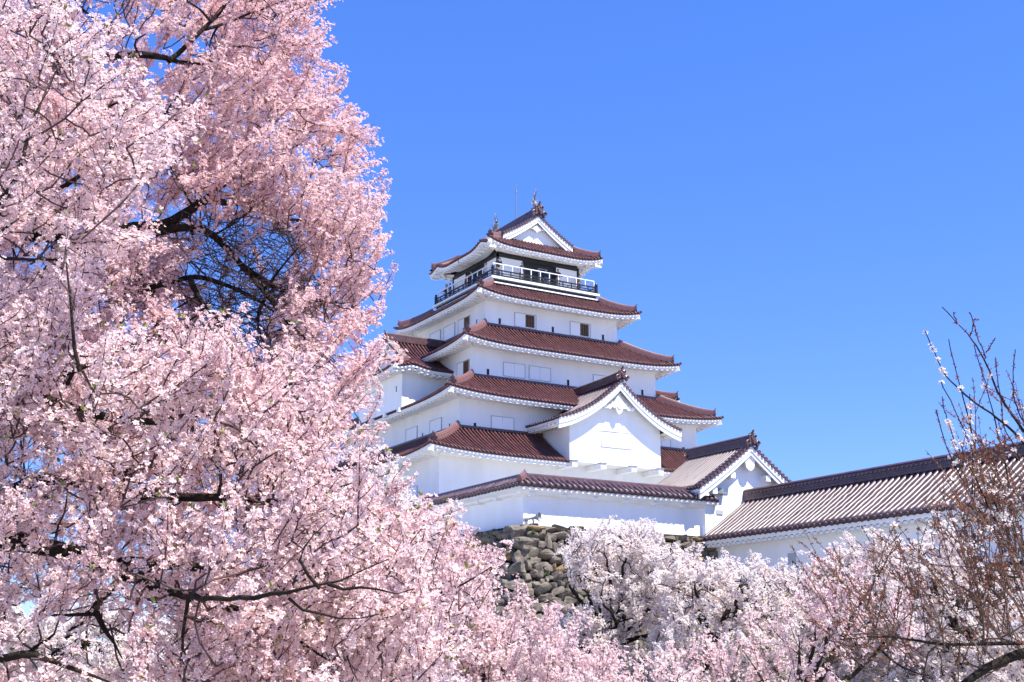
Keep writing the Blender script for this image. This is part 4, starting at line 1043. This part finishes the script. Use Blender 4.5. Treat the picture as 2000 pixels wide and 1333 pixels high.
A.fill([(-100, 820), (600, 820), (650, 1000), (600, 1200), (300, 1180), (280, 1160), (-100, 1170)], [H6], None, 150, (.6, 1.1), up_right, dfn=lambda x, y, g: g.uniform(11.8, 13.6), gap=.08, step=.045, num=3.3)
# crisp shoots along the right-hand outline
for x, y in ((655, 20), (668, 60), (640, 110), (678, 130), (680, 185), (705, 215), (722, 262), (735, 290), (768, 340), (745, 385), (770, 405), (760, 440), (765, 480), (785, 520), (755, 560), (765, 600), (735, 628), (760, 665), (770, 690), (745, 730), (765, 770), (700, 790), (770, 835), (735, 850), (760, 880)):
    tip = at(x - 4, y + 2, A.g.uniform(11.6, 12.6)); dv_ = up_right + A.g.normal(0, .25, 3); dv_ /= np.linalg.norm(dv_); l = A.g.uniform(.35, .6); B = tip - dv_ * l
    A.connect(B); A.spray(B, dv_, l, gap=.08, tw=(.06, .2), step=.04, num=3.2, wander=.08)
# bare twigs in the open part of the crown
for i in range(260):
    x, y = A.g.uniform(375, 640), A.g.uniform(420, 720)
    if not in_poly(np.array([[x, y]]), H3)[0]: continue
    tip = at(x, y, A.g.uniform(11.0, 11.9)); dv_ = right * .8 - UP * .25 + A.g.normal(0, .4, 3); dv_ /= np.linalg.norm(dv_); l = A.g.uniform(.5, .9); B = tip - dv_ * l * .5
    A.connect(B, .02, .006); A.spray(B, dv_, l, gap=.10, tw=(.15, .45), flower=0, up=.0, r=.0055, wander=.2)
nA = A.finish(ra, PETAL_A, .0185)

# ---- near pale cherry: lower left, larger flowers and young leaves
rb, bb_ = tree_root(-560, 1290, 8.2, 'near pale pink cherry tree with dark limbs and young green leaves, filling the lower left')
Bt = Tree(22)
Bt.limb([('w', *bb_), ('w', *(bb_ + right * .15 + UP * 1.1)), (-330, 1150, 8.1)], .22, .15, jit=.02)
Bt.limb([(-330, 1150, 8.1), (-120, 1060, 8), (0, 1045, 8), (100, 1078, 8), (250, 1125, 7.9), (330, 1150, 7.8), (450, 1190, 7.8), (560, 1240, 7.8), (660, 1300, 7.8)], .095, .02)
Bt.limb([(-330, 1150, 8.1), (-60, 1020, 8.3), (20, 962, 8.3), (60, 936, 8.3), (140, 928, 8.3), (200, 955, 8.2), (250, 967, 8.1), (330, 968, 8), (430, 975, 7.9), (560, 985, 7.8), (680, 958, 7.8), (760, 925, 7.9)], .075, .010)
Bt.limb([(0, 1045, 8), (60, 985, 8.5), (140, 955, 8.6), (230, 940, 8.7), (330, 900, 8.8), (450, 850, 9)], .05, .014)
Bt.limb([(100, 1078, 8), (230, 1108, 8.3), (340, 1100, 8.4), (470, 1120, 8.4), (620, 1080, 8.4), (760, 1050, 8.5), (880, 1090, 8.6)], .05, .012)
Bt.limb([(250, 1125, 7.9), (170, 1180, 7.7), (240, 1290, 7.4)], .03, .015)
Bt.limb([(-330, 1150, 8.1), (-150, 1290, 7.4), (20, 1278, 7.2), (95, 1266, 7.1), (190, 1312, 7), (270, 1350, 7)], .04, .02)
Bt.limb([(330, 1150, 7.8), (420, 1170, 6.8), (560, 1161, 6.3), (640, 1146, 6.2), (700, 1118, 6.2), (760, 1092, 6.2)], .024, .009)
Bt.limb([(640, 1146, 6.2), (700, 1150, 6.2), (780, 1152, 6.2), (810, 1150, 6.2)], .010, .005)
Bt.limb([(620, 1152, 6.2), (570, 1090, 6.2), (600, 1060, 6.2), (640, 1020, 6.2)], .010, .005)
Bt.limb([(560, 1161, 6.3), (600, 1200, 6.3), (680, 1190, 6.4), (740, 1200, 6.4)], .009, .005)
Bt.limb([(620, 1080, 8.4), (740, 1180, 8.2), (850, 1168, 8), (940, 1120, 7.9), (1000, 1078, 7.8)], .016, .006)
Bt.limb([(-200, 1080, 8), (-100, 700, 7.4), (-30, 420, 7), (45, 340, 7), (52, 240, 7), (95, 175, 7), (108, 140, 7)], .07, .010)
Bt.limb([(-100, 700, 7.4), (60, 760, 7.6), (200, 700, 7.8), (330, 640, 8)], .035, .010)
Bt.limb([(60, 760, 7.6), (250, 830, 7.9), (450, 800, 8.2), (600, 740, 8.5), (650, 700, 8.7)], .035, .010)
Bt.limb([(160, 730, 6.7), (145, 690, 6.6), (138, 620, 6.6), (130, 540, 6.6), (128, 470, 6.6), (126, 428, 6.6)], .012, .004)
polyB = [(-120, 600), (150, 590), (330, 700), (455, 660), (560, 705), (625, 745), (680, 800), (690, 870), (698, 925), (725, 985), (775, 1015), (825, 1060), (865, 1110), (895, 1160), (870, 1400), (-120, 1400)]
polyB2 = [(-120, -100), (160, -100), (250, 200), (360, 260), (300, 400), (200, 560), (140, 640), (-120, 640)]
upB = right * .35 + UP * .6
Bt.fill(polyB, [H6, H7, H9, H3X] , None, 500, (.35, .7), upB, dfn=lambda x, y, g: g.uniform(7.0, 9.2), holep=.97, gap=.075, step=.042, num=3.0, leaf=.2)
Bt.fill(polyB2, [H1X, H2X, H3X, H4X, H5], None, 115, (.35, .65), upB, dfn=lambda x, y, g: g.uniform(6.8, 8.4), holep=.97, gap=.075, step=.042, num=3.0, leaf=.2)
# single long shoots with leaves standing clear of the mass
for x, y, d, dx in ((130, 425, 6.6, 0), (590, 640, 8.2, .5), (430, 800, 7, .3), (660, 690, 8.3, .5), (890, 965, 8.2, .3), (835, 960, 7.6, .1), (945, 1075, 8.3, .5), (1022, 1068, 7.8, .8), (880, 1010, 8.4, .5), (985, 1085, 8.1, .6), (905, 1040, 8.5, .6), (940, 1150, 8.2, .4), (115, 20, 6.6, 0), (800, 1000, 7.9, .2), (150, 30, 6.7, .1), (240, 640, 6.9, .1), (490, 700, 7.4, .2)):
    tip = at(x, y, d); dv_ = right * dx + UP * .9 + Bt.g.normal(0, .12, 3); dv_ /= np.linalg.norm(dv_); l = Bt.g.uniform(.35, .6); B = tip - dv_ * l
    Bt.connect(B, .02, .005); Bt.spray(B, dv_, l, gap=.10, tw=(.04, .12), step=.045, num=2.4, r=.005, leaf=.35, wander=.07)
nB = Bt.finish(rb, PETAL_B, .019)

# ---- rose-pink cherry, lower centre
rc, bc = tree_root(960, 1330, 14.5, 'rose pink cherry tree rising into the bottom centre, below the rampart corner')
Ct = Tree(33)
Ct.limb([('w', *bc), ('w', *(bc + UP * .7)), (960, 1390, 14.5)], .14, .10)
for e in ((820, 1150, 14.2), (900, 1120, 15), (1000, 1220, 14.6), (1120, 1290, 14.8), (1250, 1330, 15), (740, 1230, 14)):
    Ct.limb([(960, 1390, 14.5), ((960 + e[0]) / 2, (1390 + e[1]) / 2 + 15, 14.5), e], .05, .012)
polyC = [(800, 1130), (850, 1075), (905, 1070), (945, 1110), (975, 1170), (1050, 1200), (1110, 1255), (1220, 1290), (1270, 1400), (680, 1400), (700, 1200)]
Ct.fill(polyC, [], None, 260, (.5, .9), right * .25 + UP * .8, dfn=lambda x, y, g: g.uniform(13.3, 16), gap=.075, step=.045, num=3.0, leaf=.04)
nC = Ct.finish(rc, PETAL_C, .0195)

# ---- loose pink cherry with rust-coloured shoots, lower right
re_, be = tree_root(1560, 1330, 12.5, 'loose pink cherry tree with rust coloured shoots in front of the white cherries')
Et = Tree(44)
Et.limb([('w', *be), ('w', *(be + UP * .8)), (1560, 1400, 12.5)], .12, .08)
for e in ((1640, 1110, 12.2), (1700, 1130, 12.5), (1760, 1040, 12.3), (1600, 1180, 12.6), (1450, 1270, 12.4), (1330, 1300, 12.8), (1200, 1330, 13), (1800, 1180, 12.6), (1560, 1240, 12)):
    Et.limb([(1560, 1400, 12.5), ((1560 + e[0]) / 2, (1400 + e[1]) / 2 + 15, 12.5), e], .035, .008)
polyE = [(1620, 1150), (1640, 1110), (1680, 1150), (1720, 1150), (1755, 1080), (1775, 1130), (1790, 1180), (1760, 1260), (1650, 1330), (1680, 1400), (1090, 1400), (1130, 1310), (1250, 1310), (1380, 1280), (1500, 1230), (1590, 1190)]
Et.fill(polyE, [], None, 85, (.4, .8), right * .0 + UP * .9, dfn=lambda x, y, g: g.uniform(11.6, 13.4), gap=.085, step=.06, num=2.2, flower=.75, leaf=.25, r=None) if False else Et.fill(polyE, [], None, 85, (.4, .8), UP * .9, dfn=lambda x, y, g: g.uniform(11.6, 13.4), gap=.085, step=.05, num=2.8, flower=.9, leaf=.15)
nE = Et.finish(re_, PETAL_C, .019, twig=PTWIG)

# ---- white cherries at the foot of the rampart
def keep_clear(C):       # blossoms stay outside the stone faces and the gallery
    h = np.clip(RTOP - C[:, 2], 0, 9); cur = BAT * h * (.55 + .06 * h)
    inside = (C[:, 1] > -29.9 - cur) & (C[:, 0] > -17.9 - cur) & (C[:, 2] < 8.6)
    inside2 = (C[:, 1] > -30.2) & (C[:, 0] > -18.0)
    return ~(inside | inside2 | (C[:, 0] > -6.1))
def white_tree(px, d, poly, n, seed, label, lean=0, extra=()):
    rw_, bw_ = tree_root(px, 1370, d, label, 'cherry tree', 'white cherry trees below the castle'); T = Tree(seed)
    T.limb([('w', *bw_), ('w', *(bw_ + UP * 1.0 + right * lean * .3)), ('w', *(bw_ + UP * 2.2 + right * lean))], .26, .18, jit=.03)
    top = bw_ + UP * 2.2 + right * lean
    P = np.array(poly, float); c = P.mean(0)
    for e in [(x * .86 + c[0] * .14, y * .86 + c[1] * .14) for x, y in poly[::1]]:
        E_ = at(e[0], e[1], d + T.g.uniform(-1.6, 1.6))
        if not keep_clear(E_[None])[0]: continue
        M = top * .5 + E_ * .5 + T.g.normal(0, .35, 3) + UP * .2
        T.limb([('w', *top), ('w', *M), ('w', *E_)], .11, .022, jit=.03)
    T.fill(poly, extra, None, n, (.7, 1.4), UP * .18, nz=.75, up=.03, dfn=lambda x, y, g: d + g.uniform(-2.3, 2.3), holep=.95, rmax=.06, rend=.016, gap=.15, tw=(.25, .6), step=.07, num=4.5, off=(.01, .09), bare=.1)
    return T.finish(rw_, PETAL_W, .040, petals=3, stalk=False, keep_out=keep_clear, twig=BARK)
DK1 = [(1220, 1215), (1300, 1225), (1290, 1280), (1225, 1280)]; DK2 = [(1100, 1170), (1160, 1160), (1180, 1200), (1110, 1210)]
nW = white_tree(1180, 43, [(1110, 1070), (1140, 1040), (1180, 1035), (1240, 1030), (1290, 1050), (1340, 1085), (1340, 1250), (1300, 1400), (970, 1400), (1000, 1260), (1080, 1215), (1130, 1185), (1150, 1150), (1110, 1120), (1090, 1100), (1120, 1095)], 480, 51, 'white cherry tree in full bloom directly in front of the sunlit rampart boulders', .4, [DK1, DK2])
nW += white_tree(1420, 40, [(1290, 1100), (1330, 1088), (1390, 1103), (1460, 1108), (1530, 1122), (1560, 1170), (1550, 1400), (1270, 1400), (1280, 1250)], 400, 52, 'white cherry tree under the left end of the long gallery roof', -.3, [])
nW += white_tree(1660, 42, [(1500, 1140), (1560, 1108), (1620, 1098), (1690, 1062), (1720, 1055), (1760, 1085), (1790, 1200), (1790, 1400), (1520, 1400)], 400, 53, 'white cherry tree under the middle of the long gallery wall', .2)
nW += white_tree(1880, 38, [(1740, 1085), (1790, 1060), (1850, 1040), (1900, 1075), (1960, 1130), (2080, 1130), (2080, 1400), (1740, 1400)], 350, 54, 'white cherry tree in front of the barred gallery windows, behind the reddish shrub', .2)
nW += white_tree(90, 34, [(-100, 1215), (60, 1205), (200, 1195), (300, 1210), (400, 1260), (420, 1400), (-100, 1400)], 330, 55, 'far white cherry tree seen under the dark limbs at the lower left', .2)
nW += white_tree(790, 40, [(735, 950), (780, 925), (800, 960), (850, 985), (880, 1030), (900, 1100), (860, 1250), (700, 1400), (560, 1400), (600, 1150), (690, 1000)], 240, 56, 'white cherry tree beside the shaded side of the rampart, behind the near pink branches', .2)

# ---- budding plum on the right
rp, bp_ = tree_root(2150, 1330, 7.2, 'budding plum with bare upright shoots, red brown buds and a few white blossoms', 'plum tree', name='plum_tree')
Pt = Tree(66); g = Pt.g
Pt.limb([('w', *bp_), ('w', *(bp_ + UP * .8)), (2110, 1270, 7.2)], .10, .07)
Pt.limb([(2110, 1270, 7.2), (2010, 1275, 7.2), (1950, 1298, 7.1), (1880, 1330, 7.1), (1800, 1370, 7)], .036, .02)
Pt.limb([(2110, 1270, 7.2), (2060, 1150, 7.2), (2030, 1000, 7.2), (2012, 850, 7.3)], .035, .012)
Pt.limb([(2110, 1270, 7.2), (2000, 1250, 7), (1900, 1262, 6.9), (1820, 1255, 6.8), (1720, 1240, 6.8), (1640, 1250, 6.9)], .018, .006)
shoots = [
 ([(2012, 850, 7.3), (1985, 820, 7.3), (1955, 770, 7.3), (1925, 700, 7.2), (1895, 655, 7.2), (1840, 600, 7.2)], .010, 0, 1),
 ([(2012, 880, 7.3), (1960, 825, 7.2), (1900, 782, 7.2), (1852, 742, 7.1), (1822, 690, 7.1), (1806, 646, 7.1)], .009, .35, .5),
 ([(1975, 1010, 7.2), (1958, 900, 7.2), (1925, 760, 7.2), (1903, 675, 7.2)], .007, .35, .6),
 ([(1950, 1000, 7.2), (1905, 890, 7.2), (1893, 830, 7.1), (1880, 770, 7.1), (1853, 663, 7.1)], .007, .5, .7),
 ([(1965, 1010, 7.2), (1900, 890, 7.1), (1862, 790, 7.1), (1838, 745, 7.1)], .006, .5, .7),
 ([(1945, 1020, 7.1), (1900, 930, 7.1), (1858, 850, 7.1), (1840, 775, 7.1)], .006, .5, .7),
 ([(1955, 1060, 7.1), (1890, 960, 7.1), (1850, 885, 7.1), (1828, 800, 7.1)], .006, .6, .7),
 ([(1900, 1000, 7.1), (1900, 890, 7.1), (1893, 830, 7), (1894, 770, 7)], .005, .6, .6),
 ([(2012, 850, 7.3), (1985, 800, 7.3), (1975, 740, 7.3), (1983, 683, 7.3)], .006, .05, 1),
 ([(1990, 900, 7.2), (1960, 840, 7.2), (1950, 760, 7.2), (1945, 700, 7.2)], .005, 0, 1),
 ([(1925, 700, 7.2), (1905, 650, 7.2), (1893, 610, 7.2)], .004, 0, 1.2), ([(1895, 655, 7.2), (1900, 625, 7.2), (1912, 625, 7.2)], .004, 0, 1.2),
 ([(1927, 690, 7.2), (1938, 672, 7.2), (1944, 660, 7.2)], .003, 0, 1), ([(1870, 632, 7.2), (1862, 610, 7.2)], .003, 0, 1),
]
budC = []; budD = []
def dress(Q, white, dens):
    l = np.linalg.norm(np.diff(Q, axis=0), axis=1).sum(); c = int(l / .024 * dens)
    if c < 1: return
    f = g.uniform(.05, 1, c); u = f * (len(Q) - 1); i = np.minimum(u.astype(int), len(Q) - 2); b = Q[i] + (Q[i + 1] - Q[i]) * (u - i)[:, None]; ax = Q[i + 1] - Q[i]; ax /= np.linalg.norm(ax, axis=1)[:, None]
    w_ = (np.sin(f * 9 + g.uniform(0, 6)) > -.1) & (white > .02) & (g.random(c) < white * 1.4)
    for b_, a_, wh in zip(b, ax, w_):
        if wh:
            for _ in range(3): q = g.normal(size=3); q /= np.linalg.norm(q); Pt.fl.append((b_ + q * .008)[None]); Pt.fd.append((q + a_ * .3)[None])
        else:
            for _ in range(4): q = g.normal(size=3); budC.append(b_ + q * .0015); budD.append(a_ * .9 + q * .55)
for pts, r0, wh, dens in shoots:
    Pt.limb(pts, r0, .0022, jit=.003, n=22); dress(Pt.big[-1][0], wh, dens)
def shoot(B, dv_, l, r0, depth=0):
    n = max(5, int(l / .07)); P = [B]; d_ = dv_ / np.linalg.norm(dv_)
    for _ in range(n): d_ = d_ + g.normal(0, .055, 3) + UP * .012; d_ /= np.linalg.norm(d_); P.append(P[-1] + d_ * l / n)
    P = np.array(P); Pt.small.append((P, np.linspace(r0, .0018, n + 1))); Pt.nodes.extend(P); Pt.rad.extend([.003] * len(P)); dress(P, .04, 1.0)
    if depth < 2:
        for _ in range(int(l / .16)):
            i = g.integers(1, n - 1); q = g.normal(0, .45, 3); shoot(P[i], (P[i + 1] - P[i]) / np.linalg.norm(P[i + 1] - P[i]) + q, l * g.uniform(.2, .5), r0 * .6, depth + 1)
for i in range(70):       # dense fan near the right edge
    x, y, d = g.uniform(1900, 2080), g.uniform(960, 1330), g.uniform(6.7, 7.9); B = at(x, y, d); Pt.connect(B, .012, .004)
    a = g.uniform(-.9, .05); shoot(B, right * a + UP * .9 + fwd * g.normal(0, .2), g.uniform(.35, .8), .0045)
for i in range(62):       # low arching shoots
    x, y, d = g.uniform(1640, 1960), g.uniform(1150, 1340), g.uniform(6.6, 7.8); B = at(x, y, d); Pt.connect(B, .010, .0035)
    a = g.uniform(-1.0, .3); shoot(B, right * a + UP * .75 + fwd * g.normal(0, .2), g.uniform(.25, .6), .0038)
V, Q = kites(np.array(budC), np.array(budD), g.uniform(.008, .020, len(budC)), .0035, g); tag(fast_mesh('buds', V, Q, BUD, rp), kind='stuff')
nP = Pt.finish(rp, PETAL_W, .016, stalk=False, bark=BARK, twig=PTWIG, k=6)
open('/tmp/counts.txt', 'w').write(repr(('flowers', nA, nB, nC, nE, nW, nP, 'buds', len(budC))))
